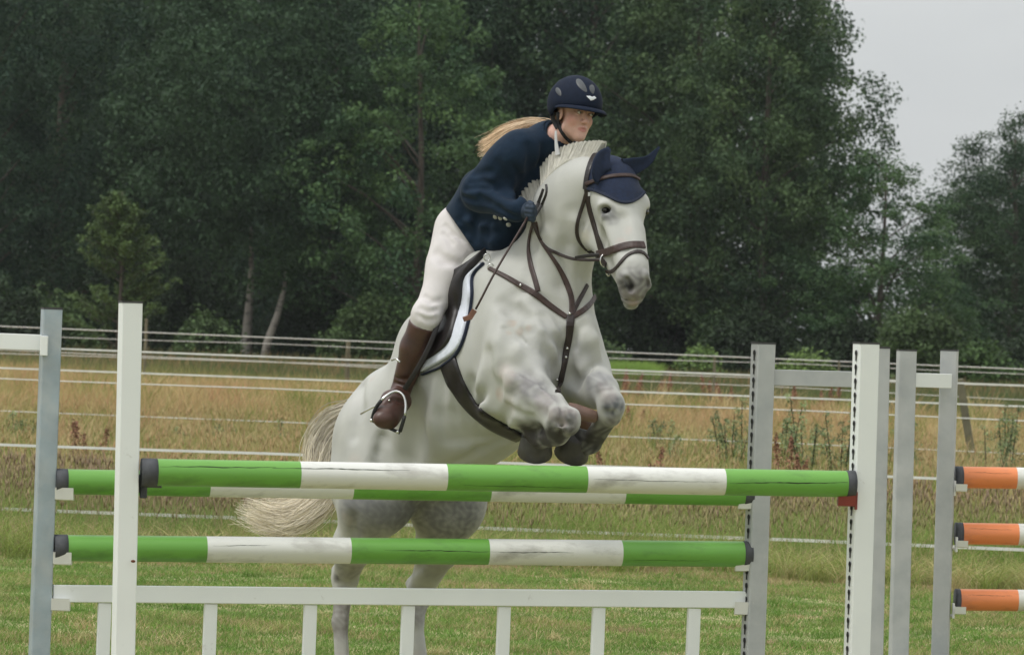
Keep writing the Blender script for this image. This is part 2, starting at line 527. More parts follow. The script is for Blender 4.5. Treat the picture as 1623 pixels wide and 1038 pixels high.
# flopped clumps and tall grass at the meadow's edge
parts_v, parts_t, parts_c = [], [], []; nv = 0
def push(v, t, c):
    global nv
    parts_v.append(v); parts_t.append(t + nv); parts_c.append(c); nv += len(v)
x, y = scatter(62000, 43.3, 50.0)
f = fld(x, y, .9, 1.2); keep = y > 43.9 + .5 * fld(x, y, 1.7, 2.2); x, y, f = x[keep], y[keep], f[keep]
g = rng.random(len(x)); t = np.clip(.45 + .5 * f + .5 * (g - .5), 0, 1)
c1 = mixc3(LUSH * .95, GREEN * 1.1, t); c1[g > .80] = STRAW * .85; c1[(y < 45) & (g < .3) & (fld(x, y, 1.1, 4.) > 0)] = STRAW * .7
hgt = rng.uniform(.14, .50, len(x)) * (1 + .35 * f) * (.35 + .65 * smooth(43.6, 46.0, y + .8 * fld(x, y, 1.3, .2)))
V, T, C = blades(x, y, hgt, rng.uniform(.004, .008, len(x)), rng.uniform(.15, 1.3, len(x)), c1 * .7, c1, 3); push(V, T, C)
x, y = scatter(17000, 44.8, 51.0); f = fld(x, y, .55, 2.0); k_ = rng.random(len(x)) < .55 + .6 * f; x, y, f = x[k_], y[k_], f[k_]
hgt = rng.uniform(.24, .52, len(x)) * (1 + .22 * f); c1 = mixc3(PURP, mixc3(np.tile(STRAW, (len(x), 1)), GREEN, rng.random(len(x))), np.clip(.45 - .7 * f + .6 * (rng.random(len(x)) - .5), 0, 1)) * rng.uniform(.75, 1.15, (len(x), 1))
V, T, C = heads(x, y, hgt, rng.uniform(.05, .13, len(x)), rng.uniform(.003, .007, len(x)), rng.uniform(0, .14, len(x)), c1); push(V, T, C)
cx_, cy_ = scatter(150, 42.9, 46.5); tx, ty, tl_ = [], [], []
for q_ in range(150):
    m_ = 70; tx.append(cx_[q_] + rng.normal(size=m_) * .07); ty.append(cy_[q_] + rng.normal(size=m_) * .07); tl_.append(np.full(m_, rng.random()))
tx, ty, tl_ = map(np.concatenate, (tx, ty, tl_)); c1 = mixc3(GREEN, STRAW, np.clip(tl_ * 1.3 - .3, 0, 1)) * rng.uniform(.8, 1.2, (len(tx), 1))
V, T, C = blades(tx, ty, rng.uniform(.14, .34, len(tx)), rng.uniform(.004, .008, len(tx)), rng.uniform(.6, 1.9, len(tx)), c1 * .7, c1, 4); push(V, T, C)
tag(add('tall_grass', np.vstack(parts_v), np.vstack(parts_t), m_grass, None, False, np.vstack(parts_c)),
    'strip of tall green grass with purplish seed heads at the edge of the mown turf', None, None, 'stuff')

parts_v, parts_t, parts_c = [], [], []; nv = 0
x, y = scatter(80000, 50, 80); f = fld(x, y, .42, .3); g = rng.random(len(x))
yy = y + 6 * fld(x, y, .35, 2.5); t = np.clip(.06 + .40 * f + .5 * (g - .5) + .75 * smooth(66, 84, yy), 0, 1)
c1 = mixc3(GREEN * 1.05, mixc3(np.tile(STRAW, (len(x), 1)), np.tile(TAN, (len(x), 1)), g), t) * rng.uniform(.75, 1.2, (len(x), 1))
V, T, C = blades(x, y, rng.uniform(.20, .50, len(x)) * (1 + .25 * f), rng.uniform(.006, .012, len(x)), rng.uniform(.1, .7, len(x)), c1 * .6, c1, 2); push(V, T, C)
x, y = scatter(5500, 50, 80); c1 = mixc3(TAN, STRAW, rng.random(len(x))) * rng.uniform(.8, 1.1, (len(x), 1))
V, T, C = heads(x, y, rng.uniform(.35, .6, len(x)), rng.uniform(.06, .14, len(x)), rng.uniform(.004, .009, len(x)), rng.uniform(0, .12, len(x)), c1); push(V, T, C)
x, y = scatter(120000, 78, 122); f = fld(x, y, .25, 1.1); g = rng.random(len(x))
t = np.clip(.10 + .6 * np.maximum(f, 0) + .4 * (g - .6) + .8 * smooth(112, 120, y) + .5 * (1 - smooth(78, 90, y + 5 * f)), 0, 1)
c1 = mixc3(mixc3(np.tile(TAN * 1.02, (len(x), 1)), np.tile(STRAW * .95, (len(x), 1)), g), GREEN, t) * rng.uniform(.72, 1.2, (len(x), 1)) * (1 + .13 * fld(x, y, .5, 2.2))[:, None]
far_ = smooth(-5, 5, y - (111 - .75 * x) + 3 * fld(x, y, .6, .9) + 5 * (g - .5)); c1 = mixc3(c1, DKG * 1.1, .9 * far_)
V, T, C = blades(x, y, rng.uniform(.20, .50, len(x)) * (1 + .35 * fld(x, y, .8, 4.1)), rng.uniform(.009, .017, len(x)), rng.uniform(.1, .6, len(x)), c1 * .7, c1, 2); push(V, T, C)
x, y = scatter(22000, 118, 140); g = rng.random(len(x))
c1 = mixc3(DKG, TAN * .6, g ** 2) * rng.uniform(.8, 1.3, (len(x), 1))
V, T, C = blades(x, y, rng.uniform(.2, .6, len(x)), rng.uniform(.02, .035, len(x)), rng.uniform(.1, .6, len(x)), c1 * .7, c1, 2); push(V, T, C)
for (n_, y0_, y1_, w0_, w1_, ra_) in ((260, 50, 66, .006, .011, .11), (260, 66, 84, .008, .014, .14), (260, 84, 108, .010, .018, .16)):
    def pk(k):
        c = mixc3(np.tile(GREEN * .8, (len(k), 1)), np.tile(TAN * .95, (len(k), 1)), smooth(.30, .50, k)); return mixc3(c, np.tile(STRAW * 1.05, (len(k), 1)), smooth(.72, .82, k))
    V, T, C = clumps(n_, y0_, y1_, 56, ra_, .35, .72, w0_, w1_, (.15, .9), pk); push(V, T, C)
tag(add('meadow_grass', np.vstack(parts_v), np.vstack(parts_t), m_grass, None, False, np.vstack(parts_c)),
    'unmown meadow fading from green to dry orange-tan grass before the trees', None, None, 'stuff')

# ================================================================== TREES
m_leaf = mat('leaves', rough=.6, attr=True, spec=.25, translucent=.30)
m_bark = mat('grey_brown_bark', (.075, .062, .048), rough=.9, noise=(3, .4), bump=(12, .8, .03))
m_birch = mat('pale_birch_bark', (.24, .22, .19), rough=.8, second=((.05, .045, .04), 2.2, .52, .62), bump=(10, .5, .02), stretch=(1, 1, 2.5))
SLK = None
def leaf_cloud(centres, radii, nper, size, cols, droop=.3):
    """leaf-sized diamonds scattered in clumps"""
    n = len(centres) * nper
    c = np.repeat(centres, nper, 0); r_ = np.repeat(radii, nper, 0)
    d = rng.normal(size=(n, 3)); d /= np.linalg.norm(d, axis=1, keepdims=True); rad = rng.random(n) ** .45
    p = c + d * r_ * rad[:, None]; p[:, 2] -= droop * (rng.random(n) ** 2) * r_[:, 2]
    sz = size * rng.uniform(.6, 1.35, n)[:, None]
    nrm = d * .7 + rng.normal(size=(n, 3)) * .6 + A((0, 0, .5)); nrm /= np.linalg.norm(nrm, axis=1, keepdims=True)
    u = np.cross(nrm, rng.normal(size=(n, 3))); u /= np.linalg.norm(u, axis=1, keepdims=True) + 1e-9; v = np.cross(nrm, u)
    V = np.stack([p - u * sz * .5, p + v * sz * .32, p + u * sz * .5, p - v * sz * .32], 1).reshape(-1, 3)
    F = np.arange(n * 4).reshape(n, 4)
    cc = np.repeat(cols, nper, 0) * rng.uniform(.75, 1.25, (n, 1))
    return V, F, np.repeat(cc, 4, 0)

def crown_mesh(profile, nclump, nper, size, c_dark, c_light, clump_r=(.35, .75), fill=.30, squash=.8):
    """profile [(z, r)] about a unit trunk; clumps sit on boughs, thicker outwards"""
    z0, z1 = profile[0][0], profile[-1][0]; zs_ = [p[0] for p in profile]; rs_ = [p[1] for p in profile]
    z = rng.uniform(z0, z1, nclump * 3); r_ = np.interp(z, zs_, rs_); keep = rng.random(len(z)) < (r_ / max(rs_)) ** 1.2
    z = z[keep][:nclump]; r_ = r_[keep][:nclump]; n = len(z); a = rng.uniform(0, 2 * math.pi, n)
    q = fill + (1 - fill) * rng.random(n) ** .6
    lump = 1 + .16 * np.sin(a * 3 + z * 1.1) + .12 * np.sin(a * 5 - z * 2.3)
    cen = np.stack([np.cos(a) * r_ * q * lump, np.sin(a) * r_ * q * lump, z - .12 * r_ * q ** 2], 1)
    cr_ = rng.uniform(*clump_r, n)
    rad = np.stack([cr_, cr_, cr_ * squash * rng.uniform(.6, 1.3, n)], 1)
    t = np.clip(rng.beta(1.4, 1.8, n) + .1 * np.sin(a * 2 + z), 0, 1)[:, None]
    cols = A(c_dark) * (1 - t) + A(c_light) * t
    V, F, C = leaf_cloud(cen, rad, nper, size, cols)
    return make_mesh('crown', V, F, m_leaf, False, C), cen

def trunk_mesh(h, r0, cen, m, lean=0.0, nb=26):
    mb = MB(); n = 9
    pts = [(lean * t * h + .12 * math.sin(t * 5) * t, .08 * math.sin(t * 7 + 1) * t, h * t - .3) for t in np.linspace(0, 1, n)]
    mb.tube(pts, list(np.linspace(r0, r0 * .18, n)), 8)
    if len(cen):
        for c in cen[rng.choice(len(cen), min(nb, len(cen)), replace=False)]:
            t = np.clip((c[2] - .35 * np.hypot(c[0], c[1]) - .4) / h, .12, .97); i = t * (n - 1); k = int(min(i, n - 2)); s0 = A(pts[k]) * (1 - i + k) + A(pts[k + 1]) * (i - k)
            mid = (s0 + c) / 2 + A((0, 0, .15)); mb.tube([s0, mid, c], [r0 * .22 * (1 - .6 * t) + .01, r0 * .12 + .006, .008], 5, False)
    V = np.array(mb.v); return make_mesh('trunk', V, mb.f, m, True)

birch_a, cen_a = crown_mesh([(1.2, 2.1), (3, 3.1), (5.5, 3.4), (8, 2.7), (10.3, 1.7), (12.2, .7), (13.2, .15)], 620, 125, .105, (.032, .066, .032), (.096, .152, .056), (.32, .72), .25)
birch_b, cen_b = crown_mesh([(1.6, 1.8), (4, 3.0), (7.5, 3.5), (10.5, 3.0), (13, 1.7), (14.8, .3)], 640, 125, .10, (.025, .055, .035), (.060, .108, .056), (.30, .70), .25, 1.2)
oak_c, cen_c = crown_mesh([(.8, 2.4), (3, 3.6), (6, 4.0), (9, 3.5), (11.5, 2.2), (12.8, .6)], 600, 125, .115, (.023, .051, .028), (.072, .124, .050), (.4, .9), .25)
alder_d, cen_d = crown_mesh([(.4, 1.8), (2, 2.7), (4.5, 2.9), (6.6, 2.2), (8.3, 1.2), (9.2, .3)], 330, 120, .10, (.034, .076, .034), (.112, .192, .064), (.28, .62), .25)
birch_e, cen_e = crown_mesh([(2.7, 1.6), (4.5, 3.1), (7, 3.4), (9.5, 2.6), (12, 1.2), (13, .3)], 560, 125, .105, (.030, .060, .031), (.064, .118, .054), (.32, .72), .25)
protos = dict(e=(birch_e, trunk_mesh(12.5, .15, cen_e, m_bark)), a=(birch_a, trunk_mesh(12.5, .16, cen_a, m_bark)), b=(birch_b, trunk_mesh(14, .17, cen_b, m_bark)),
              c=(oak_c, trunk_mesh(12, .24, cen_c, m_bark)), d=(alder_d, trunk_mesh(8.6, .13, cen_d, m_bark)))
def place_tree(name, kind, px, Y, sc, rot, label, cat, group, trunk=None):
    c = P(px, 560 + (px - 811.5) * math.tan(ROLL), Y); t = empty(name, (c.x, Y, gz(c.x, Y)), label, cat, group)
    t.rotation_euler = (0, 0, rot); t.scale = sc
    for nm, me in zip(('crown', 'trunk'), protos[kind]):
        o = bpy.data.objects.new(nm, trunk if (nm == 'trunk' and trunk) else me); link(o, t)
    return t
G_ = 'tall trees along the edge of the wood'
trees = [
 ('birch_tree', 'b', -30, 152, (1, 1, 1), .3, 'dark birch tree at the left border of the photo'),
 ('oak_tree', 'c', 85, 162, (1, 1, 1.15), 1.9, 'dense dark oak tree rising behind the bushy yellowish sapling'),
 ('oak_tree', 'c', 240, 168, (1, 1, 1.1), 4.1, 'dark oak tree above the white front left jump post'),
 ('birch_tree', 'e', 392, 148, (1.02, 1.02, 1.1), 2.2, 'birch tree with a pale straight trunk beside the leaning trunk'),
 ('birch_tree', 'b', 520, 157, (.95, .95, 1.05), 5.0, 'birch tree with drooping grey-green boughs left of the rider\'s back'),
 ('alder_tree', 'd', 655, 146, (1.05, 1.05, 1.06), .8, 'brighter green alder tree standing left of the rider\'s ponytail'),
 ('birch_tree', 'b', 770, 160, (1.05, 1.05, 1.1), 3.4, 'tall birch tree directly behind the rider\'s back and helmet'),
 ('oak_tree', 'c', 925, 158, (1, 1, 1.12), 5.6, 'broad oak tree behind the rider\'s face and the horse\'s navy ear hood'),
 ('birch_tree', 'a', 1090, 153, (1.0, 1.0, 1.15), 1.0, 'leafy mid green birch tree just right of the horse\'s head'),
 ('birch_tree', 'a', 1205, 150, (.84, .84, 1.0), 3.9, 'tall tapering birch tree whose right edge stands against the sky'),
 ('alder_tree', 'd', 1392, 148, (.86, .86, .66), 2.4, 'low rounded alder tree behind the right white jump post'),
 ('oak_tree', 'c', 1602, 162, (.68, .68, .59), .6, 'dark knobbly oak tree with its top against the sky at the right border'),
 ('oak_tree', 'c', 1712, 168, (.70, .70, .60), 2.6, 'partly cropped oak tree at the far right corner of the photo'),
]
for (nm, k, px, Y, sc, rot, lab) in trees:
    tr = trunk_mesh(3.5, .17, [], m_birch, .0) if 'pale straight' in lab else None
    place_tree(nm, k, px, Y, sc, rot, lab, 'tree', G_, tr)
# trees standing further back that close the gaps
for i, (px, Y, sc, rot) in enumerate([(20, 186, 1.25, 1), (165, 190, 1.2, 2), (330, 184, 1.25, 3), (470, 188, 1.2, 4), (600, 182, 1.2, 5), (850, 186, 1.25, .5), (1105, 186, 1.2, 2.5), (1612, 184, .57, 3.3)]):
    place_tree('oak_tree', 'c', px, Y, (1.25, 1.25, sc) if sc > 1 else (.95, .95, sc), rot, 'shadowed oak deep in the wood behind ' + ('the left border birch', 'the bushy yellowish sapling', 'the gap left of the pale birch trunks', 'the leaning birch trunk', 'the brighter alder left of the ponytail', 'the riding helmet', 'the slotted grey post', 'the knobbly right border oak')[i], 'tree', 'dark trees deep in the wood')

# leaning birch stem
lb = empty('birch_tree', P(413, 575, 146), 'thin pale birch trunk leaning to the right beside the straight pale trunk', 'tree')
lb.location.z = gz(lb.location.x, 146)
b0 = A(lb.location); mb = MB(); mb.tube([b0 + A((0, 0, -.2)), b0 + A((.16, 0, .7)), b0 + A((.36, 0, 1.3)), b0 + A((.50, 0, 1.9)), b0 + A((.54, 0, 2.4))], [.105, .10, .085, .065, .03], 8)
mb.build('trunk', m_birch, lb, True)
cz = b0 + A((.54, -.1, 2.5)); V, F, C = leaf_cloud(cz + rng.normal(size=(26, 3)) * A((.5, .5, .7)), np.full((26, 3), .45), 90, .10, np.tile(A((.035, .07, .025)), (26, 1)))
add('crown', V, F, m_leaf, lb, False, C)

# young tree with feathery yellowish-green shoots
sp0 = A(P(185, 560, 134)); sp0[2] = gz(sp0[0], 134)
sap = empty('young_ash_tree', tuple(sp0), 'young bushy yellowish-green tree standing in front of the dark wood at left', 'tree')
cen = []; cr_ = []; brs = MB(); brs.tube([sp0, sp0 + A((.05, 0, 2)), sp0 + A((0, 0, 4.0))], [.06, .04, .01], 7)
for k in range(64):
    t = rng.random() ** .8; a = rng.uniform(0, 6.28); s0 = sp0 + A((0, 0, .5 + 3.3 * t)); L_ = (1.25 * (1 - t) ** .7 + .22) * rng.uniform(.6, 1.0); e = s0 + A((math.cos(a) * L_, math.sin(a) * L_, .42 * L_ + .12))
    brs.tube([s0, (s0 + e) / 2 + A((0, 0, -.03)), e], [.014, .010, .005], 5, False)
    for q in np.linspace(.25, 1.05, 6): cen.append(s0 * (1 - q) + e * q + rng.normal(size=3) * .03); cr_.append([.16, .16, .10])
cen = np.array(cen); V, F, C = leaf_cloud(cen, np.array(cr_), 34, .075, A((.085, .135, .042)) * rng.uniform(.5, 1.25, (len(cen), 1)))
add('crown', V, F, m_leaf, sap, False, C); brs.build('trunk', m_bark, sap, True)

# shrubs at the foot of the wood
def shrub(px, Y, w, h_, col, label, n=90, group='shrubs at the foot of the wood'):
    c = P(px, 560 + (px - 811.5) * math.tan(ROLL), Y); z = gz(c.x, Y)
    r_ = rng.random((n, 3)); a = r_[:, 0] * 6.28; q = r_[:, 1] ** .5; hz = r_[:, 2]
    cen = np.stack([np.cos(a) * q * w * (1 - .5 * hz), np.sin(a) * q * w * .7 * (1 - .5 * hz), .1 + hz * h_ * (1 - .35 * q)], 1) + A((c.x, Y, z))
    V, F, C = leaf_cloud(cen, np.full((n, 3), .34) * rng.uniform(.6, 1.3, (n, 1)), 80, .10, A(col) * rng.uniform(.5, 1.4, (n, 1)))
    o = empty('shrub', (c.x, Y, z), label, 'shrub', group); add('foliage', V, F, m_leaf, o, False, C)
    st = MB()
    for k in range(5): st.tube([A((c.x, Y, z - .1)), cen[rng.integers(n)]], [.03, .008], 5, False)
    st.build('stem', m_bark, o, True)
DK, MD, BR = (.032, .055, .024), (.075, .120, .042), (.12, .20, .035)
for px, Y, w, h_, c, lab in (
    (-20, 140, 2.2, 2.2, DK, 'dark shrub in the bottom left corner of the wood'), (75, 142, 1.5, 1.7, MD, 'green shrub below and left of the bushy young tree'),
    (285, 150, 1.3, 2.6, DK, 'tall dark shrub between the young ash and the pale birch trunks'), (330, 141, .9, 1.3, MD, 'small leafy shrub just left of the pale straight trunk'),
    (500, 147, 1.5, 2.4, DK, 'dark shrub right of the leaning birch trunk'), (590, 144, 1.6, 1.9, MD, 'green shrub behind the fence left of the rider\'s knee'),
    (700, 148, 1.5, 2.4, DK, 'dark shrub hidden behind the rider\'s boot and saddle'), (840, 150, 2.0, 2.4, DK, 'dark shrub behind the horse\'s shoulder'),
    (958, 136, .55, .9, MD, 'small green shrub just right of the horse\'s breast'), (1045, 152, 1.3, 2.4, DK, 'dark shrub right of the bright-painted grass'),
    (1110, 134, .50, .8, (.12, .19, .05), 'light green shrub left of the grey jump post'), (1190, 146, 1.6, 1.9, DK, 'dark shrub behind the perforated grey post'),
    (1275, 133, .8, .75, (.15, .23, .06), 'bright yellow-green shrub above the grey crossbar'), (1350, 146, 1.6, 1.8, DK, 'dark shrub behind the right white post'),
    (1460, 138, 1.7, 2.2, MD, 'green shrub behind the two plain grey posts'), (1560, 136, 1.2, 1.2, (.06, .11, .03), 'leafy shrub above the leaning fence post'), (1650, 142, 1.8, 1.6, DK, 'dark shrub at the right border of the photo'),
    (232, 158, .5, .9, (.07, .12, .03), 'little green shrub in the gap right of the white front left post')):
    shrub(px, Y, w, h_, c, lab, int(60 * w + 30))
# grass blades coloured extra bright: sunlight of the meadow beyond, painted in
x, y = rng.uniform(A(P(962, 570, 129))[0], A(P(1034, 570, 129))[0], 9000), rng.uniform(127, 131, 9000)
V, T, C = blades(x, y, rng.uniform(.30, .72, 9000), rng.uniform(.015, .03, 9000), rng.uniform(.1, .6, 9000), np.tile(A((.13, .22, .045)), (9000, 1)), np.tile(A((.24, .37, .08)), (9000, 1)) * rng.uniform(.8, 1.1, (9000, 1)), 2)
tag(add('painted_sunlit_grass', V, T, m_grass, None, False, C), 'grass patch painted bright green to look like the sunlit meadow beyond the trees', None, None, 'stuff')

# low dark undergrowth closing the foot of the wood
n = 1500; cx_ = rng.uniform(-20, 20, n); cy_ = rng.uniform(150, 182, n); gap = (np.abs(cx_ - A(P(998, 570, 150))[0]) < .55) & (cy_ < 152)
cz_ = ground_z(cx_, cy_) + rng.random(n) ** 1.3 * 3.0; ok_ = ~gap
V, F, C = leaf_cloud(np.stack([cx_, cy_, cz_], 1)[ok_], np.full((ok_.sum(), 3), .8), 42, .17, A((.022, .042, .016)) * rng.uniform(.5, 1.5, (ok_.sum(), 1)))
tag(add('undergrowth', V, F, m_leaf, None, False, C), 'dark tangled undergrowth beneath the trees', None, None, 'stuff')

# ================================================================== MEADOW WEEDS
m_dock = mat('rust_dock_seeds', rough=.85, attr=True, spec=.1)
def dock(px, py_top, Y, hgt, label, col=(.29, .155, .10)):
    c = P(px, py_top, Y); z = gz(c.x, Y); hgt = max(.5, min(1.6, c.z - z))
    o = empty('dock_plant', (c.x, Y, z), label, 'dock plant', 'rusty dock plants in the meadow')
    for k in range(rng.integers(2, 5)):
        mb = MB(); cen = []
        dx, dy = rng.normal(size=2) * .09; h2 = hgt * rng.uniform(.7, 1.0); top = A((c.x + dx * 2, Y + dy * 2, z + h2)); b_ = A((c.x + dx * .8, Y + dy, z))
        mb.tube([b_, (b_ + top) / 2 + A((dx * .3, 0, 0)), top], [.007, .006, .003], 5, False)
        for t in np.linspace(.45, 1.0, 18): cen.append(b_ * (1 - t) + top * t)
        cen = np.array(cen); w_ = np.linspace(.11, .02, 18)[:, None]
        V, F, C = leaf_cloud(cen, np.hstack([w_, w_, w_ * 0 + .05]), 16, .030, A(col) * rng.uniform(.7, 1.3, (len(cen), 1)), 0)
        add('seed_spike', V, F, m_dock, o, False, C)['kind'] = 'stuff'; mb.build('stem', mat('dock_stem', (.14, .07, .03), rough=.8) if 'dock_stem' not in bpy.data.materials else bpy.data.materials['dock_stem'], o, True)
for a_ in ((1000, 583, 112, 1, 'rust-red dock spike just right of the horse\'s left knee'), (986, 600, 110, 1, 'short rust-red dock spike touching the horse\'s left knee'),
           (1035, 590, 113, 1, 'brownish dock spike in the middle of the row right of the knee'), (1062, 583, 112, 1, 'taller brownish dock spike before the dark shrub'), (1082, 606, 108, 1, 'low dock spike left of the thin reddish one'),
           (1130, 592, 111, 1, 'slim bright red dock spike between two fence ropes'), (1155, 610, 106, 1, 'dock spike beside the perforated grey post'), (1270, 608, 106, 1, 'broad rusty dock spike under the grey crossbar'),
           (1310, 606, 107, 1, 'faded dock spike under the right end of the crossbar'), (1012, 708, 58, 1, 'low reddish dock just above the white band of the top pole'), (136, 668, 62, 1, 'reddish dock clump between the two left posts'),
           (221, 690, 50, 1, 'thin red dock stalk right beside the white front left post'), (1252, 690, 60, 1, 'brown dock clump right of the perforated grey post'), (1008, 640, 92, 1, 'faint dock stem in the dry grass by the left knee')):
    dock(*a_)
m_weed = mat('weed_leaves', rough=.75, attr=True, spec=.2, translucent=.2)
def weed(px, py_top, Y, label, spread=.16, col=(.22, .27, .13)):
    c = P(px, py_top, Y); z = gz(c.x, Y); hgt = max(.4, c.z - z); o = empty('thistle', (c.x, Y, z), label, 'thistle', 'tall green thistles in the meadow')
    mb = MB(); cen = []; cr_ = []
    for k in range(rng.integers(3, 7)):
        dx, dy = rng.normal(size=2) * spread; h2 = hgt * rng.uniform(.6, 1.0); top = A((c.x + dx, Y + dy, z + h2)); b_ = A((c.x + dx * .2, Y + dy * .2, z))
        mb.tube([b_, (b_ + top) / 2, top], [.010, .008, .004], 5, False)
        for t in np.linspace(.1, 1.0, 13):
            w = .13 * (1 - .7 * t) + .015; a = rng.uniform(0, 6.28); cen.append(b_ * (1 - t) + top * t + A((math.cos(a) * w * .6, math.sin(a) * w * .6, .02))); cr_.append([w, w, .045])
    V, F, C = leaf_cloud(np.array(cen), np.array(cr_), 20, .034, A(col) * rng.uniform(.6, 1.4, (len(cen), 1)), 0)
    add('leaf', V, F, m_weed, o, False, C)['kind'] = 'stuff'; mb.build('stem', m_weed if False else m_leaf, o, True)
for a_ in ((1180, 618, 74, 'dense thistle clump against the left side of the perforated grey post', .22), (1160, 650, 72, 'thistle clump a step left of the perforated grey post', .25), (1240, 625, 70, 'thistle between the grey post and the white post, nearest the grey one'),
           (1285, 632, 68, 'branching thistle midway between the grey and white posts', .20), (1335, 640, 68, 'dense thistle against the left side of the right white post', .18), (1050, 648, 78, 'slender thistle in the dry grass right of the hooves', .08),
           (1075, 690, 70, 'small thistle below the slender one', .08), (1450, 660, 72, 'thistle between the two plain grey posts', .20), (1570, 672, 70, 'thistle clump by the base of the leaning fence post', .22), (1600, 640, 72, 'tall thin thistle right of the leaning fence post', .10),
           (30, 655, 74, 'thistle at the left border of the meadow', .2), (440, 668, 76, 'thistle clump in the green band left of the horse\'s tail', .3), (330, 672, 76, 'low thistle right of the white front left post', .3), (1400, 655, 76, 'thistle behind the right white post', .2)):
    weed(*a_)

# ================================================================== FENCES
m_tape = mat('white_fence_tape', (.72, .72, .68), rough=.7, noise=(4, .12))
m_rope = mat('thin_white_rope', (.68, .68, .65), rough=.8)
m_post = mat('weathered_fence_wood', (.13, .12, .075), rough=.9, noise=(5, .3), bump=(20, .6, .01))
def fence(label, Yl, Yr, lines, posts):
    """lines: (y at left px, y at right px, half height m, tape?) between x=-60 and x=1690"""
    base = P(811, 700, (Yl + Yr) / 2); o = empty('rope_fence', (base.x, base.y, gz(base.x, base.y)), label, 'fence', 'rope fences across the meadow')
    for (ya, yb, r_, flat, sag) in lines:
        mb = MB(); pts = []
        n_ = 24
        for i in range(n_ + 1):
            t = i / n_; px = -120 + 1870 * t; py = ya + (yb - ya) * (px / 1623); Y = Yl + (Yr - Yl) * t
            s_ = sag * math.sin(math.pi * ((t * 2.3 + .3) % 1)); pts.append(P(px, py + s_, Y))
        if flat:
            V = []; F = []
            for p in pts:
                V += [p + Vector((0, -.003, -r_)), p + Vector((0, .003, -r_)), p + Vector((0, .003, r_)), p + Vector((0, -.003, r_))]
            for i in range(n_):
                for k in range(4): F.append((i * 4 + k, i * 4 + (k + 1) % 4, (i + 1) * 4 + (k + 1) % 4, (i + 1) * 4 + k))
            mb.raw(V, F)
        else: mb.tube(pts, r_, 6, False)
        mb.build('rope', m_tape if flat else m_rope, o, not flat)
    for (px, ytop, Y, r_, lx, mt) in posts:
        t_ = P(px, ytop, Y); b_ = Vector((t_.x + lx, Y, gz(t_.x + lx, Y) - .2)); mb = MB()
        mb.tube([b_, (b_ + t_) / 2, t_ - (t_ - b_) * .01, t_], [r_ * 1.05, r_, r_ * .95, r_ * .7], 10); mb.build('post', mt, o, False)
fence('nearest rope fence with two low white tapes crossing behind the poles', 46.5, 45.2,
      [(703, 762, .010, True, 1.5), (805, 870, .012, True, 1)], [(-140, 520, 46.5, .05, 0, m_post), (1760, 640, 45.2, .05, 0, m_post)])
fence('middle rope fence with a bright white top line at the rider\'s boot level', 78, 73,
      [(583, 644, .010, True, 0), (549, 611, .010, True, 0), (598, 665, .007, False, 2), (650, 718, .006, False, 1)], [(1521, 600, 75, .052, .30, m_post), (-160, 540, 78, .06, 0, m_post)])
fence('farthest rope fence with thin lines close before the wood', 112, 106,
      [(517, 585, .008, False, 0), (528, 590, .005, False, 3), (560, 612, .006, False, 0), (552, 632, .006, False, 2)],
      [(552, 541, 110, .045, 0, m_post), (1133, 565, 108, .025, 0, m_post), (1330, 572, 107, .02, 0, m_post), (232, 505, 112, .03, 0, m_post), (1240, 590, 108, .02, 0, m_post)])

# thin even air between here and the wood
hz = bpy.data.materials.new('thin_haze'); hz.use_nodes = True; hn, hlk = hz.node_tree.nodes, hz.node_tree.links; hn.clear()
pv = hn.new('ShaderNodeVolumePrincipled'); pv.inputs['Color'].default_value = (.92, .95, 1, 1); pv.inputs['Density'].default_value = .00012; pv.inputs['Anisotropy'].default_value = 0.0
ho = hn.new('ShaderNodeOutputMaterial'); hlk.new(pv.outputs[0], ho.inputs['Volume'])
mb = MB(); mb.box((0, 2000, 10), ((1, 0, 0), (0, 1, 0), (0, 0, 1)), (3200, 2200, 11.5 + 3))
o = mb.build('haze', hz); tag(o, 'thin grey daylight haze over the meadow', None, None, 'stuff')
# ================================================================== SHOW JUMP
m_alu = mat('galvanised_grey_aluminium', (.43, .44, .44), rough=.55, metal=.15, noise=(7, .10), second=((.33, .35, .36), 4, .45, .75), bump=(90, .12, .002), spec=.4)
m_alu_b = mat('bluish_galvanised_steel', (.33, .39, .43), rough=.45, metal=.3, noise=(6, .2), second=((.42, .45, .46), 5, .45, .7), bump=(60, .15, .002))
m_wpt = mat('white_powder_coat', (.74, .76, .75), rough=.5, noise=(3, .04), second=((.45, .44, .40), 14, .66, .80), spec=.4)
m_wpl = mat('white_plastic', (.68, .68, .66), rough=.45, noise=(9, .06))
m_dkp = mat('dark_grey_rubber', (.055, .058, .065), rough=.7, noise=(25, .3), bump=(60, .3, .002))
m_slot = mat('slot_shadow_dark', (.012, .012, .012), rough=.9)
m_redp = mat('red_plastic', (.20, .030, .022), rough=.5, noise=(12, .2))
def band_mat(nm, c, dirt):
    return mat(nm, c, rough=.42, noise=(5, .06), second=(dirt, 11.0, .50, .78), bump=(40, .12, .002), spec=.45, stretch=(.35, 1, 1))
m_grn = band_mat('green_pole_paint', (.135, .34, .055), (.08, .18, .04))
m_pwh = band_mat('white_pole_paint', (.66, .66, .62), (.30, .285, .255))
m_org = band_mat('orange_pole_paint', (.76, .24, .085), (.45, .16, .08))
m_crk = mat('crack_dark', (.02, .03, .012), rough=.9)

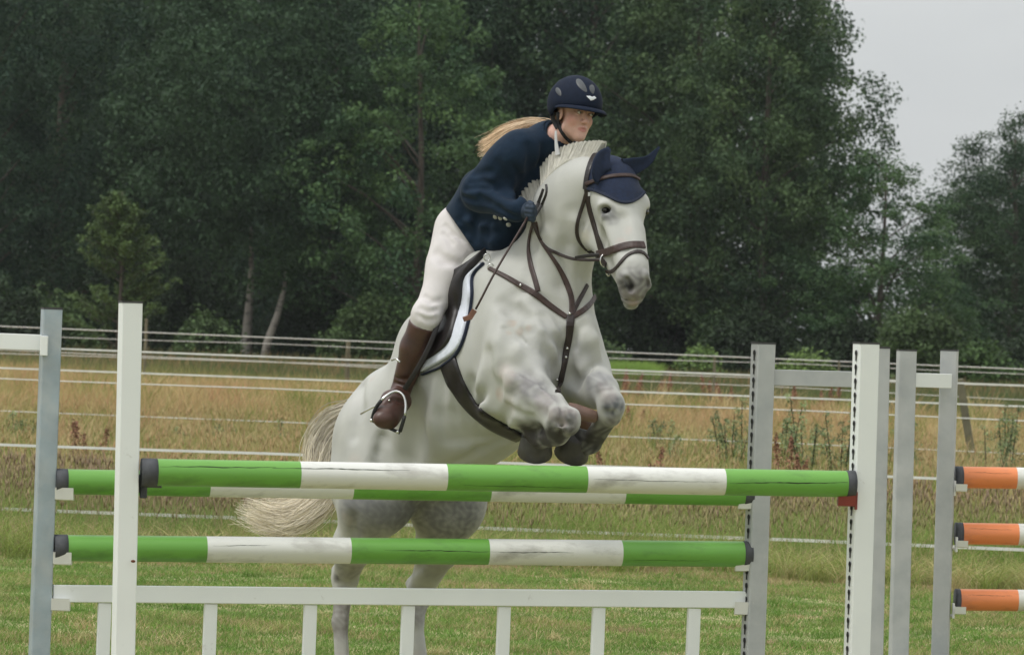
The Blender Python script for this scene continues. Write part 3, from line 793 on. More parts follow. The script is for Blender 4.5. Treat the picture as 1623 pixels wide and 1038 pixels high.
def post_mb(mb, px, ytop, py_b, Y, wpx, dpx=None, yaw=0.0, ybot=None, bev=.004):
    """square post from its top pixel down to the ground, following its own lean"""
    top = P(px, ytop, Y); b1 = P(py_b, 1038, Y); d = (b1 - top); k = (top.z - gz(top.x, Y)) / (top.z - b1.z); bot = top + d * k
    ax = (top - bot); L_ = ax.length; z_ = A(ax / L_); w = wpx * Y / FPX / 2; dd = (dpx or wpx) * Y / FPX / 2
    x_ = A((math.cos(yaw), math.sin(yaw), 0)); x_ -= z_ * (x_ @ z_); x_ /= np.linalg.norm(x_); y_ = np.cross(z_, x_)
    mb.box((A(top) + A(bot)) / 2, (x_, y_, z_), (w, dd, L_ / 2), bev)
    return A(top), A(bot), x_, y_, z_, w, dd
def foot(mb, bot, y_, z_, w=.035):
    mb.box(bot + A((0, 0, .035)), (A((1, 0, 0)), A((0, 1, 0)), A((0, 0, 1))), (w, .38, .032), .004)
def slots(top, bot, x_, y_, z_, w, dd, side, parent, step=.060, n=27, face_w=.022):
    """key-hole slots down the inner face, dark recess plates"""
    mb = MB(); L_ = np.linalg.norm(top - bot); m = int(min(n, (L_ - .1) / step))
    for i in range(m):
        c = top - z_ * (.04 + step * i) + x_ * side * (w + .0036) - y_ * dd * .15
        # round head over a narrow slit
        V = []; 
        for a in np.linspace(0, 2 * math.pi, 9)[:-1]: V.append(c + y_ * math.cos(a) * .013 + z_ * (math.sin(a) * .013))
        V += [c + y_ * .006 - z_ * .008, c - y_ * .006 - z_ * .008, c - y_ * .006 - z_ * .034, c + y_ * .006 - z_ * .034]
        V2 = [v - x_ * side * .003 for v in V]
        nV = len(V); mb.raw(V + V2, [tuple(range(8)), (8, 9, 10, 11)])
    o = mb.build('slot_track', m_slot, parent); o['kind'] = 'stuff'; return o

# left grey wing
w1 = empty('jump_wing', P(70, 1160, 25.45), 'bluish galvanised left jump wing with a white crossbar running out of the photo', 'jump wing', 'jump wings')
mb = MB(); q = post_mb(mb, 82, 490, 62, 25.5, 30, 30, .25); foot(mb, q[1], q[3], q[4]); mb.build('post', m_alu_b, w1)
mb = MB(); q2 = post_mb(mb, -230, 478, -252, 25.5, 30, 30, .2); foot(mb, q2[1], q2[3], q2[4]); mb.build('post', m_alu_b, w1)
mb = MB(); a_, b_ = A(P(-225, 532, 25.5)), A(P(66, 543, 25.5)); d_ = (b_ - a_) / np.linalg.norm(b_ - a_); mb.box((a_ + b_) / 2, (d_, A((0, 1, 0)), A((0, 0, 1))), (np.linalg.norm(b_ - a_) / 2, .02, .034), .003); mb.build('crossbar', m_wpt, w1)
mb = MB(); mb.box(A(P(70, 548, 25.44)), (A((1, 0, 0)), A((0, 1, 0)), A((0, 0, 1))), (.016, .012, .042), .003); mb.build('bracket', m_wpt, w1)
slots(*q, 1, w1)
m_cap = mat('dark_post_cap', (.05, .05, .05), rough=.7)
def cap(q, parent):
    mb = MB(); mb.box(q[0] + q[4] * .003, (q[2], q[3], q[4]), (q[5] * 1.02, q[6] * 1.02, .004)); mb.build('end_plug', m_cap, parent)
cap(q, w1)
# left white front standard
w2 = empty('jump_standard', P(200, 1150, 24.75), 'white front left jump post with a small rust spot', 'jump post', 'white front jump posts')
mb = MB(); q = post_mb(mb, 207, 480, 195, 24.75, 33, 30, .28); foot(mb, q[1], q[3], q[4]); mb.build('post', m_wpt, w2); cap(q, w2); slots(*q, 1, w2)
mb = MB(); mb.ball(A(P(211, 889, 24.70)), (.010, .006, .006), 8, 5); mb.build('rust_spot', mat('rust', (.12, .035, .015), rough=.9), w2, True)
# right grey wing
w3 = empty('jump_wing', P(1200, 1180, 26.1), 'grey right jump wing with slotted left post and a pale crossbar behind the white post', 'jump wing', 'jump wings')
mb = MB(); q = post_mb(mb, 1210, 545, 1193, 26.1, 31, 27, .42); foot(mb, q[1], q[3], q[4]); mb.build('post', m_alu, w3); cap(q, w3); slots(*q, -1, w3)
mb = MB(); q = post_mb(mb, 1396, 552, 1385, 26.25, 26, 27, .1); foot(mb, q[1], q[3], q[4]); mb.build('post', m_alu, w3); cap(q, w3)
mb = MB(); a_, b_ = A(P(1226, 598, 26.12)), A(P(1384, 602, 26.24)); d_ = (b_ - a_) / np.linalg.norm(b_ - a_); mb.box((a_ + b_) / 2, (d_, A((0, 1, 0)), A((0, 0, 1))), (np.linalg.norm(b_ - a_) / 2, .02, .035), .003); mb.build('crossbar', m_alu, w3)
# right white front standard
w4 = empty('jump_standard', P(1360, 1180, 25.4), 'white front right jump post with a row of dark slots down its left edge', 'jump post', 'white front jump posts')
mb = MB(); q = post_mb(mb, 1373, 545, 1358, 25.4, 34, 30, .36); foot(mb, q[1], q[3], q[4]); mb.build('post', m_wpt, w4); cap(q, w4); slots(*q, -1, w4)
# wing of the next jump
w5 = empty('jump_wing', P(1460, 1080, 30), 'plain grey wing of the next jump with a short pale crossbar, carrying orange poles', 'jump wing', 'jump wings')
mb = MB(); q = post_mb(mb, 1437, 556, 1424, 30, 28, 27, .12); foot(mb, q[1], q[3], q[4]); mb.build('post', m_alu, w5); cap(q, w5)
mb = MB(); q = post_mb(mb, 1505, 556, 1490, 30.2, 27, 27, -.15); foot(mb, q[1], q[3], q[4]); mb.build('post', m_alu, w5); cap(q, w5)
mb = MB(); a_, b_ = A(P(1450, 602, 30.0)), A(P(1508, 604, 30.10)); d_ = (b_ - a_) / np.linalg.norm(b_ - a_); mb.box((a_ + b_) / 2, (d_, A((0, 1, 0)), A((0, 0, 1))), (np.linalg.norm(b_ - a_) / 2, .02, .036), .003); mb.build('crossbar', m_wpt, w5)

# poles ------------------------------------------------------------
def pole(label, a, b, cuts, cols_, rad, cracks=(), group='striped jump poles', caps=(True, True), names=None):
    """a,b = (px,py,Y) axis ends; cuts = pixel x of the colour joints"""
    A_, B_ = A(P(*a)), A(P(*b)); L_ = np.linalg.norm(B_ - A_); d = (B_ - A_) / L_
    root = empty('jump_pole', tuple((A_ + B_) / 2 - A((0, 0, rad))), label, 'jump pole', group)
    def at(px):
        t = (px - a[0]) / (b[0] - a[0]); return A_ + (B_ - A_) * t
    u = np.cross(d, A((0, 1, 0))); u /= np.linalg.norm(u); v = np.cross(d, u); n = 28
    def tube(name, p0, p1, r0, r1, m, capends=False, steps=2):
        V = []; F = []
        for i in range(steps + 1):
            t = i / steps; c = p0 * (1 - t) + p1 * t; r_ = r0 + (r1 - r0) * t
            for k in range(n):
                an = 2 * math.pi * k / n; V.append(c + (u * math.cos(an) + v * math.sin(an)) * r_)
        for i in range(steps):
            for k in range(n): F.append((i * n + k, i * n + (k + 1) % n, (i + 1) * n + (k + 1) % n, (i + 1) * n + k))
        if capends: F += [tuple(range(n - 1, -1, -1)), tuple(steps * n + k for k in range(n))]
        o = add(name, V, F, m, root, True); return o
    for i in range(len(cuts) - 1):
        nm = {m_grn: 'green_band', m_pwh: 'white_band', m_org: 'orange_band'}[cols_[i]]
        tube(nm, at(cuts[i]), at(cuts[i + 1]), rad, rad, cols_[i])
    if caps[0]: tube('end_cap', A_, at(cuts[0]), rad * 1.03, rad * 1.03, m_dkp, True)
    if caps[1]: tube('end_cap', at(cuts[-1]), B_, rad * 1.03, rad * 1.03, m_dkp, True)
    for (x0, x1, off0, off1, w) in cracks:
        mb = MB(); V = []; m_ = 26
        for i in range(m_ + 1):
            t = i / m_; off = off0 + (off1 - off0) * t + .018 * math.sin(t * 9 + x0) + .012 * math.sin(t * 23 + x0) + rng.normal() * .008; c = at(x0 + (x1 - x0) * t)
            s_ = max(-.95, min(.95, off)); ang = math.asin(s_)
            fw = A((0, -1, 0)) - d * (A((0, -1, 0)) @ d); fw /= np.linalg.norm(fw); uw = np.cross(fw, d); uw *= np.sign(uw[2])
            def pt(an): return c + (uw * math.sin(an) + fw * math.cos(an)) * (rad * 1.006)
            ww = w / rad * .62 * (.25 + .75 * math.sin(math.pi * min(max(t, .02), .98))) * rng.uniform(.5, 1.3); V += [pt(ang - ww), pt(ang + ww)]
        mb.raw(V, [(2 * i, 2 * i + 1, 2 * i + 3, 2 * i + 2) for i in range(m_)]); mb.build('crack', m_crk, root)
    return root
G, W = m_grn, m_pwh
pole('green and white top pole nearest the camera, with a long dark crack', (224, 748, 24.75), (1354, 767, 25.35), [248, 470, 700, 922, 1143, 1340], [G, W, G, W, G], .0565,
     [(250, 430, .45, .52, .0034), (425, 640, .50, .48, .0036), (1148, 1338, -.05, .12, .0036), (725, 915, -.55, -.62, .002), (930, 1130, .05, -.02, .0015)])
pole('green and white rear upper pole, mostly hidden behind the top pole', (88, 763, 25.5), (1192, 782, 26.1), [106, 327, 552, 770, 985, 1178], [G, W, G, W, G], .0545, [(330, 540, .5, .45, .0015)])
pole('green and white lower pole above the white gate', (86, 868, 25.5), (1190, 878, 26.1), [106, 322, 548, 767, 980, 1177], [G, W, G, W, G], .0565,
     [(600, 765, .1, .05, .0026), (768, 900, .02, .05, .0024), (330, 420, .3, .4, .0014), (985, 1120, -.5, -.5, .0015)])
for lab, ya, yb, c0, c1 in (('top orange and white pole of the next jump', 756, 760, 1525, 1609), ('middle orange and white pole of the next jump', 845, 848, 1525, 1612), ('lowest orange and white pole of the next jump', 950, 948, 1521, 1611)):
    pole(lab, (1514, ya, 30.25), (2500, yb + 12, 30.6), [c0, c1, 1830, 2050, 2270, 2480], [m_org, W, m_org, W, m_org], .055, [(1532, 1600, .5, .42, .0015)], 'orange and white poles')
# cups ---------------------------------------------------------------
def cup(px, py, Y, side, m, label, wpx=32, hpx=15, hook=True):
    """open cradle: sloping tray with a raised lip, plus its pin plate on the post"""
    s_ = Y / FPX; c = A(P(px, py, Y)); o = empty('pole_cup', tuple(c - A((0, 0, hpx * s_ / 2))), label, 'pole cup', 'cups holding the poles')
    w, h_ = wpx * s_ / 2, hpx * s_ / 2; V = []
    # profile across Y: shallow trough
    prof = [(-.045, .014), (-.025, .002), (0, -.002), (.025, .002), (.045, .014)]
    top = [(y_, z_ + h_) for y_, z_ in prof]; bot = [(y_ * .8, -h_ + (.000 if abs(y_) < .03 else .004)) for y_, z_ in prof]
    x0, x1 = -w, w
    for xx, tp in ((x0, 1.0 if side > 0 else .82), (x1, .82 if side > 0 else 1.0)):
        for y_, z_ in top: V.append(c + A((xx * tp, y_, z_)))
        for y_, z_ in reversed(bot): V.append(c + A((xx * (.8 if (xx > 0) == (side > 0) else 1), y_, z_)))
    F = [(i, (i + 1) % 10, 10 + (i + 1) % 10, 10 + i) for i in range(10)] + [tuple(range(9, -1, -1)), tuple(range(10, 20))]
    mb = MB(); mb.raw(V, F); mb.build('cradle', m, o)
    mb = MB(); mb.box(c + A((-side * (w + .004), 0, .004)), (A((1, 0, 0)), A((0, 1, 0)), A((0, 0, 1))), (.006, .024, .038), .002)
    mb.tube([c + A((-side * w, 0, -.02)), c + A((-side * (w + .018), 0, -.02))], .008, 8); mb.build('pin_plate', m, o)
    return o
cup(104, 785, 25.5, 1, m_wpl, 'white cup holding the left end of the rear upper pole'); cup(101, 887, 25.5, 1, m_wpl, 'white cup holding the left end of the lower pole')
cup(98, 960, 25.5, 1, m_wpl, 'white cup holding the left end of the gate'); bc_ = cup(241, 768, 24.8, 1, m_dkp, 'black cup at the left end of the nearest top pole', 38, 9)
mb = MB(); mb.box(A(P(228, 764, 24.80)), (A((1, 0, 0)), A((0, 1, 0)), A((0, 0, 1))), (.014, .03, .066), .005); mb.build('holder_plate', m_dkp, bc_)
cup(1183, 800, 26.1, -1, m_wpl, 'white cup holding the right end of the rear upper pole', 32, 14); cup(1178, 898, 26.1, -1, m_wpl, 'white cup holding the right end of the lower pole', 32, 14)
cup(1177, 966, 26.1, -1, m_wpl, 'white cup holding the right end of the gate', 32, 16); cup(1340, 794, 25.36, -1, m_redp, 'red cup holding the right end of the nearest top pole', 30, 16)
cup(1524, 775, 30.2, 1, m_wpl, 'white cup under the top orange pole', 20, 8); cup(1526, 864, 30.2, 1, m_wpl, 'white cup under the middle orange pole', 18, 7); cup(1522, 969, 30.2, 1, m_wpl, 'white cup under the lowest orange pole', 20, 8)
# white gate ---------------------------------------------------------
gate = empty('jump_gate', P(640, 1120, 25.8), 'white slatted metal gate hanging under the green and white poles', 'jump gate')
def beam(name, a, b, hpx, m, dep=.020):
    A_, B_ = A(P(*a)), A(P(*b)); d = B_ - A_; L_ = np.linalg.norm(d); d /= L_; up = np.cross(A((0, -1, 0)), d) * -1; up -= d * (up @ d); up /= np.linalg.norm(up)
    mb = MB(); mb.box((A_ + B_) / 2, (up, np.cross(d, up), d), (hpx * a[2] / FPX / 2, dep, L_ / 2), .003); return mb.build(name, m, gate)
beam('top_rail', (84, 940, 25.5), (1183, 950, 26.1), 27, m_wpt)
beam('bottom_rail', (79, 1128, 25.5), (1177, 1138, 26.1), 27, m_wpt)
for (xt, yb) in ((166, 940.7), (334, 942), (492, 943.6), (647, 945), (799, 946.5), (949, 948), (1100, 949.4)):
    Y = 25.5 + .6 * (xt - 84) / 1099; b_top = P(xt, yb + 14.5, Y); zb = b_top.z - .42
    b_bot = P(xt - 6.0, yb + 174.5, Y)
    A_, B_ = A(b_bot), A(b_top); d = B_ - A_; L_ = np.linalg.norm(d); d /= L_
    mb = MB(); x_ = A((math.cos(.25), math.sin(.25), 0)); x_ -= d * (x_ @ d); x_ /= np.linalg.norm(x_)
    mb.box((A_ + B_) / 2, (x_, np.cross(d, x_), d), (.0275, .015, L_ / 2), .002); mb.build('bar', m_wpt, gate)
# ================================================================== HORSE
PX = 1.0 / FPX
def rp(px, Y=26.3):           # photograph pixels -> metres at depth Y
    return px * Y * PX
HF = A((0.55, -0.765, 0.335)); HF /= np.linalg.norm(HF)       # horse heading, rising
HR = A((-0.812, -0.583, 0.0)); HR /= np.linalg.norm(HR)       # horse's right side
HU = np.cross(HR, HF); HU /= np.linalg.norm(HU)
if HU[2] < 0: HU = -HU
TOP = A((0, 0, 1.0))

hs = SDF(grid_span(-1.05, .75, .0125, .24, .66, .0062), grid_span(25.3, 27.75, .015, 25.45, 26.0, .0085), grid_span(-.06, 2.62, .0125, 1.62, 2.40, .0062))
# trunk
hs.ell(P(659, 678, 27.02), (HF, HR, HU), (.36, .262, .29), .05)                 # croup and rump
hs.ell(P(622, 650, 27.00), (HF, HR, HU), (.22, .165, .19), .08)                  # right croup muscle
hs.ell(P(742, 618, 26.65), (HF, HR, HU), (.50, .295, .335), .12)                # barrel
hs.ell(P(735, 672, 26.62), (HF, HR, HU), (.42, .23, .19), .10)                  # belly
hs.ell(P(815, 575, 26.30), (HF, HR, HU), (.36, .27, .34), .10)                  # rib cage front
hs.ell(P(868, 540, 26.16), (HF, HR, HU), (.24, .220, .25), .08)                 # breast
hs.cone(P(690, 545, 26.85), P(775, 455, 26.5), .17, .15, .12)                   # back
hs.cone(P(772, 440, 26.42), P(815, 452, 26.30), .10, .15, .12)                  # withers
# shoulders
hs.cone(P(800, 462, 26.22), P(820, 560, 25.98), .12, .135, .08)
hs.cone(P(822, 560, 25.98), P(800, 628, 26.02), .125, .13, .07)
hs.ell(P(852, 545, 25.93), (HF, HR, HU), (.10, .10, .13), .06)                  # right breast muscle
hs.ell(P(911, 532, 26.03), (HF, HR, HU), (.11, .092, .14), .05)                  # left breast muscle
hs.cone(P(888, 500, 26.25), P(911, 560, 26.20), .128, .110, .07)                  # left shoulder
hs.cone(P(918, 562, 26.14), P(932, 600, 26.12), .095, .09, .06)
# neck
hs.cone(P(848, 468, 26.26), P(884, 385, 26.18), .215, .142, .12, HR, .9)
hs.cone(P(884, 385, 26.18), P(893, 330, 26.12), .142, .128, .08, HR, .9)
hs.cone(P(893, 330, 26.12), P(928, 293, 26.03), .128, .118, .08, HR, .9)
hs.cone(P(880, 455, 26.12), P(905, 395, 26.08), .16, .095, .08)
hs.cone(P(905, 400, 26.05), P(915, 350, 25.99), .085, .09, .07)                 # gullet
# breast groove
hs.cone(P(897, 500, 25.84), P(888, 600, 25.80), .022, .022, .04, op='sub')
# hind quarters
def hind(side):
    R_ = side                                                                     # +1 right (near), -1 left (far)
    if R_ > 0:
        hip = P(608, 690, 26.95); stf = P(592, 795, 26.80); gas = P(562, 862, 26.98); hock = P(547, 915, 27.18)
        can = P(539, 985, 27.12); fet = P(543, 1062, 27.08); pas = P(546, 1082, 27.03); hoof = P(548, 1102, 26.98)
        pt = P(537, 905, 27.26)
    else:
        hip = P(705, 700, 27.12); stf = P(708, 795, 26.98); gas = P(697, 862, 27.18); hock = P(666, 938, 27.42)
        can = P(659, 985, 27.36); fet = P(668, 1062, 27.30); pas = P(673, 1082, 27.25); hoof = P(677, 1100, 27.20)
        pt = P(655, 925, 27.49)
    hs.ell(P(593, 735, 26.98) if R_ > 0 else P(700, 750, 27.12), (HF, HR, TOP), (.24, .147, .27), .10)
    hs.cone(hip, stf, .175, .135, .10)
    hs.ell(P(583, 780, 26.95) if R_ > 0 else P(697, 785, 27.12), (HF, HR, TOP), (.20, .155, .165), .08)
    hs.cone(stf, gas, .118, .092 if R_ > 0 else .105, .08)
    hs.cone(gas, hock, .090 if R_ > 0 else .098, .052, .05)
    hs.cone(gas, pt, .045, .028, .03)
    hs.cone(pt, hock, .030, .05, .03)
    hs.cone(hock, can, .052, .034, .04)
    hs.cone(can, fet, .033, .036, .03)
    hs.cone(fet, pas, .044, .036, .03)
    hs.cone(pas, hoof, .036, .046, .03)
hind(1); hind(-1)
# sheath of skin between thighs and flank fold
hs.cone(P(640, 735, 26.9), P(690, 728, 26.75), .16, .15, .10)
# fore legs, folded
RK = P(893, 664, 25.60)
hs.cone(P(812, 610, 25.98), P(874, 648, 25.70), .148, .074, .05)
hs.cone(P(802, 640, 26.00), P(848, 654, 25.82), .105, .072, .05)
hs.cone(P(800, 590, 25.90), P(868, 636, 25.66), .040, .030, .05)                 # extensor ridge
hs.cone(P(872, 648, 25.69), RK, .070, .066, .04)
hs.ell(P(895, 661, 25.585), (HR, TOP, HF), (.062, .078, .055), .04)
hs.ell(P(884, 676, 25.64), (HR, TOP, HF), (.058, .060, .050), .03)
hs.cone(P(884, 690, 25.66), P(858, 696, 25.84), .046, .038, .03)
hs.ell(P(853, 690, 25.90), (HR, TOP, HF), (.066, .056, .062), .03)
LK = P(969, 642, 25.75)
hs.cone(P(930, 590, 26.10), P(957, 618, 25.86), .100, .062, .06)
hs.cone(P(916, 612, 26.08), P(946, 630, 25.92), .085, .052, .05)
hs.cone(P(957, 618, 25.86), LK, .060, .052, .03)
hs.ell(P(971, 638, 25.745), (HR, TOP, HF), (.052, .062, .045), .025)
hs.ell(P(966, 655, 25.77), (HR, TOP, HF), (.050, .056, .045), .03)
hs.cone(P(960, 664, 25.80), P(932, 702, 25.98), .041, .034, .02)
hs.cone(P(968, 664, 25.79), P(946, 706, 25.97), .022, .018, .03)
hs.ell(P(925, 700, 26.00), (HR, TOP, HF), (.062, .056, .06), .03)
# folds and tendons, cut where the surface is seen
def crease(pts, r=.010, k=.022, depth=.004):
    q = [hs.hit(*p_) for p_ in pts]
    q = [p_ - (p_ - A(EYE)) / np.linalg.norm(p_ - A(EYE)) * (r - depth) for p_ in q]
    for a_, b_ in zip(q[:-1], q[1:]): hs.cone(a_, b_, r, r, k, op='sub')
def ridge(pts, r=.012, k=.03, sink=.008):
    q = [hs.hit(*p_) for p_ in pts]
    q = [p_ + (p_ - A(EYE)) / np.linalg.norm(p_ - A(EYE)) * sink for p_ in q]
    for a_, b_ in zip(q[:-1], q[1:]): hs.cone(a_, b_, r, r, k)
crease([(790, 583), (783, 610), (787, 645)], .016, .035, .010)
crease([(800, 574), (840, 592), (872, 614), (892, 634)], .018, .03, .010)
crease([(905, 640), (908, 600), (898, 560), (905, 530)], .014, .05, .010)
crease([(944, 572), (930, 588), (917, 612)], .012, .03, .010)
crease([(925, 515), (912, 530), (908, 548)], .012, .04, .006)
ridge([(918, 525), (936, 540), (938, 562), (925, 580)], .020, .05, .012)
crease([(850, 500), (838, 530), (845, 560)], .018, .07, .008)
crease([(820, 470), (812, 520), (800, 550)], .015, .07, .006)
crease([(800, 520), (822, 534), (838, 548)], .006, .02, .003)
crease([(808, 650), (840, 655), (862, 655)], .012, .04, .005)
crease([(905, 340), (900, 400), (898, 450)], .020, .08, .008)
crease([(926, 345), (922, 400), (915, 440)], .012, .04, .006)
ridge([(912, 350), (910, 400), (905, 460)], .016, .05, .010)
crease([(604, 700), (600, 730), (612, 760)], .020, .06, .014)
crease([(606, 690), (600, 715), (604, 745)], .008, .03, .005)
ridge([(850, 540), (848, 575), (858, 605)], .020, .05, .012); ridge([(835, 480), (850, 510), (872, 530)], .022, .07, .010)
crease([(862, 500), (880, 530), (893, 555)], .012, .05, .006); crease([(880, 585), (868, 560), (862, 535)], .010, .04, .005)
for k_ in range(6): crease([(700 + 22 * k_, 600 + 4 * k_), (694 + 20 * k_, 660), (704 + 18 * k_, 700)], .022, .05, .004)
crease([(855, 380), (848, 420), (838, 455)], .018, .06, .008); ridge([(868, 375), (862, 420), (850, 462)], .020, .06, .010)
crease([(836, 500), (810, 490), (795, 478)], .012, .05, .006)
ridge([(806, 632), (836, 648), (866, 656)], .010, .025, .006); ridge([(935, 598), (952, 612), (962, 628)], .010, .025, .006)
crease([(826, 606), (852, 624), (878, 642)], .007, .02, .004); crease([(770, 560), (768, 600), (776, 640)], .016, .06, .008)
crease([(655, 640), (648, 690), (645, 730)], .030, .12, .016)
crease([(572, 610), (568, 650), (560, 690)], .014, .05, .006)
crease([(720, 735), (760, 715), (800, 700)], .010, .04, .004)
crease([(560, 820), (563, 845)], .014, .04, .008)
crease([(540, 925), (540, 985), (541, 1040)], .008, .02, .004)
crease([(655, 905), (662, 900), (676, 880)], .010, .03, .006)
crease([(888, 640), (893, 660), (888, 690)], .007, .02, .003)
crease([(880, 668), (905, 672)], .007, .02, .004)
crease([(958, 652), (975, 655)], .006, .02, .004)

# ---- head
HD = hs
D0, D1 = A(P(968, 285, 25.93)), A(P(1003, 455, 25.64))
Hd = (D1 - D0) / np.linalg.norm(D1 - D0)            # down the face
Hn = A((0.50, -0.80, 0.12)); Hn -= Hd * (Hn @ Hd); Hn /= np.linalg.norm(Hn)   # out of the forehead
Hl = np.cross(Hd, Hn)
if Hl[0] < 0: Hl = -Hl                                # towards picture right
HD.cone(P(915, 305, 26.05), P(955, 290, 25.97), .118, .098, .07)
HD.ell(P(972, 293, 25.92), (Hd, Hl, Hn), (.125, .105, .095), .05)
HD.ell(P(982, 330, 25.88), (Hd, Hl, Hn), (.15, .112, .080), .05)
HD.cone(P(978, 322, 25.87), P(1002, 425, 25.68), .088, .062, .05, Hl, 1.02)
HD.cone(P(996, 375, 25.79), P(1004, 440, 25.65), .070, .060, .04)
HD.ell(P(1003, 448, 25.66), (Hd, Hl, Hn), (.082, .067, .064), .03)
HD.ell(P(1001, 469, 25.66), (Hd, Hl, Hn), (.048, .047, .044), .03)
HD.ell(P(1000, 480, 25.70), (Hd, Hl, Hn), (.030, .036, .03), .015)
HD.ell(P(947, 352, 25.96), (Hd, Hn, Hl), (.112, .10, .045), .05)
HD.ell(P(985, 355, 26.00), (Hd, Hn, Hl), (.10, .09, .045), .05)
HD.cone(P(938, 376, 25.95), P(988, 436, 25.76), .038, .028, .04)
HD.cone(P(968, 375, 25.88), P(997, 452, 25.73), .048, .038, .05)
def hh(px, py, sink=0.0):
    p_ = hs.hit(px, py, 25.45); r_ = (p_ - A(EYE)); return p_ + r_ / np.linalg.norm(r_) * sink
# facial crest, brow, eye sockets
q1, q2 = hh(963, 352, .014), hh(974, 392, .010)
HD.cone(q1, q2, .018, .010, .03)
q = hh(985, 345, -.004); q_ = hh(992, 395, -.004)
HD.cone(q, q_, .012, .010, .05, op='sub')
e1 = hh(961, 327, .018); HD.ell(e1, (Hl, Hd, Hn), (.042, .022, .026), .04)       # brow
e2 = hh(960, 333, .008); HD.ell(e2, (Hl, Hd, Hn), (.031, .020, .020), .008, op='sub')
EYE_R = hh(960, 334, .006)
e3 = hh(963, 345, .016); HD.ell(e3, (Hl, Hd, Hn), (.030, .007, .016), .02)      # lower lid
HD.ell(P(1017, 322, 25.905), (Hd, Hl, Hn), (.045, .036, .032), .045)
e4 = hh(1026, 336, .004); HD.ell(e4, (Hl, Hd, Hn), (.010, .012, .014), .012, op='sub')
# temple hollow and jaw line
HD.cone(hh(958, 372, -.006), hh(952, 398, -.004), .014, .012, .04, op='sub')
# nostrils, lips
HD.cone(hh(991, 440, .014), hh(1003, 462, .014), .026, .022, .02)
HD.cone(hh(1020, 438, .014), hh(1026, 452, .016), .022, .018, .02)
n1, n2 = hh(994, 443, .002), hh(1000, 459, .002)
HD.cone(n1, n2, .012, .015, .010, op='sub')
HD.cone(hh(1026, 442, .002), hh(1028, 452, .002), .006, .008, .010, op='sub')
HD.cone(hh(980, 468, -.001), hh(1000, 478, -.001), .0045, .005, .012, op='sub')
HD.cone(hh(1000, 478, -.001), hh(1018, 474, -.001), .005, .0045, .012, op='sub')
VH, QH = hs.mesh(2)
cF = VH.mean(0)
tri = np.cross(VH[QH[:, 1]] - VH[QH[:, 0]], VH[QH[:, 3]] - VH[QH[:, 0]])
if (tri * (VH[QH[:, 0]] - cF)).sum() < 0: QH = QH[:, ::-1].copy()
bvh = BVHTree.FromPolygons([tuple(v) for v in VH], [tuple(int(i) for i in f) for f in QH])
def cast(px, py, tree=None):
    q = P(px, py, 26.0); d = (q - EYE).normalized()
    hit = (tree or bvh).ray_cast(EYE, d)
    return hit[0], hit[1]

# coat colour: pigment spots, with shade painted into the hind thighs
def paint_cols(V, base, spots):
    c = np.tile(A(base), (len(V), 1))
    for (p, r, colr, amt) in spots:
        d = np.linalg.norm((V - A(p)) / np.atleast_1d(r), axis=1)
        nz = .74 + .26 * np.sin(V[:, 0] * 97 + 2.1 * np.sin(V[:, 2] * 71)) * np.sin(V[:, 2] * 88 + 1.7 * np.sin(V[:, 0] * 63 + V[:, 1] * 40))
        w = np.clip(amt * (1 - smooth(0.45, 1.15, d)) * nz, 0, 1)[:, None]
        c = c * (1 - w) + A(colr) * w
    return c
GREY, DARK, PINK, CREAM = (.25, .24, .235), (.085, .08, .08), (.42, .33, .28), (.66, .64, .58)
def S(px, py, rpx, c_, amt, squeeze=None):
    h_, n_ = cast(px, py)
    if h_ is None: h_ = P(px, py, 26.3)
    return (h_, rpx * h_[1] * PX, c_, amt)
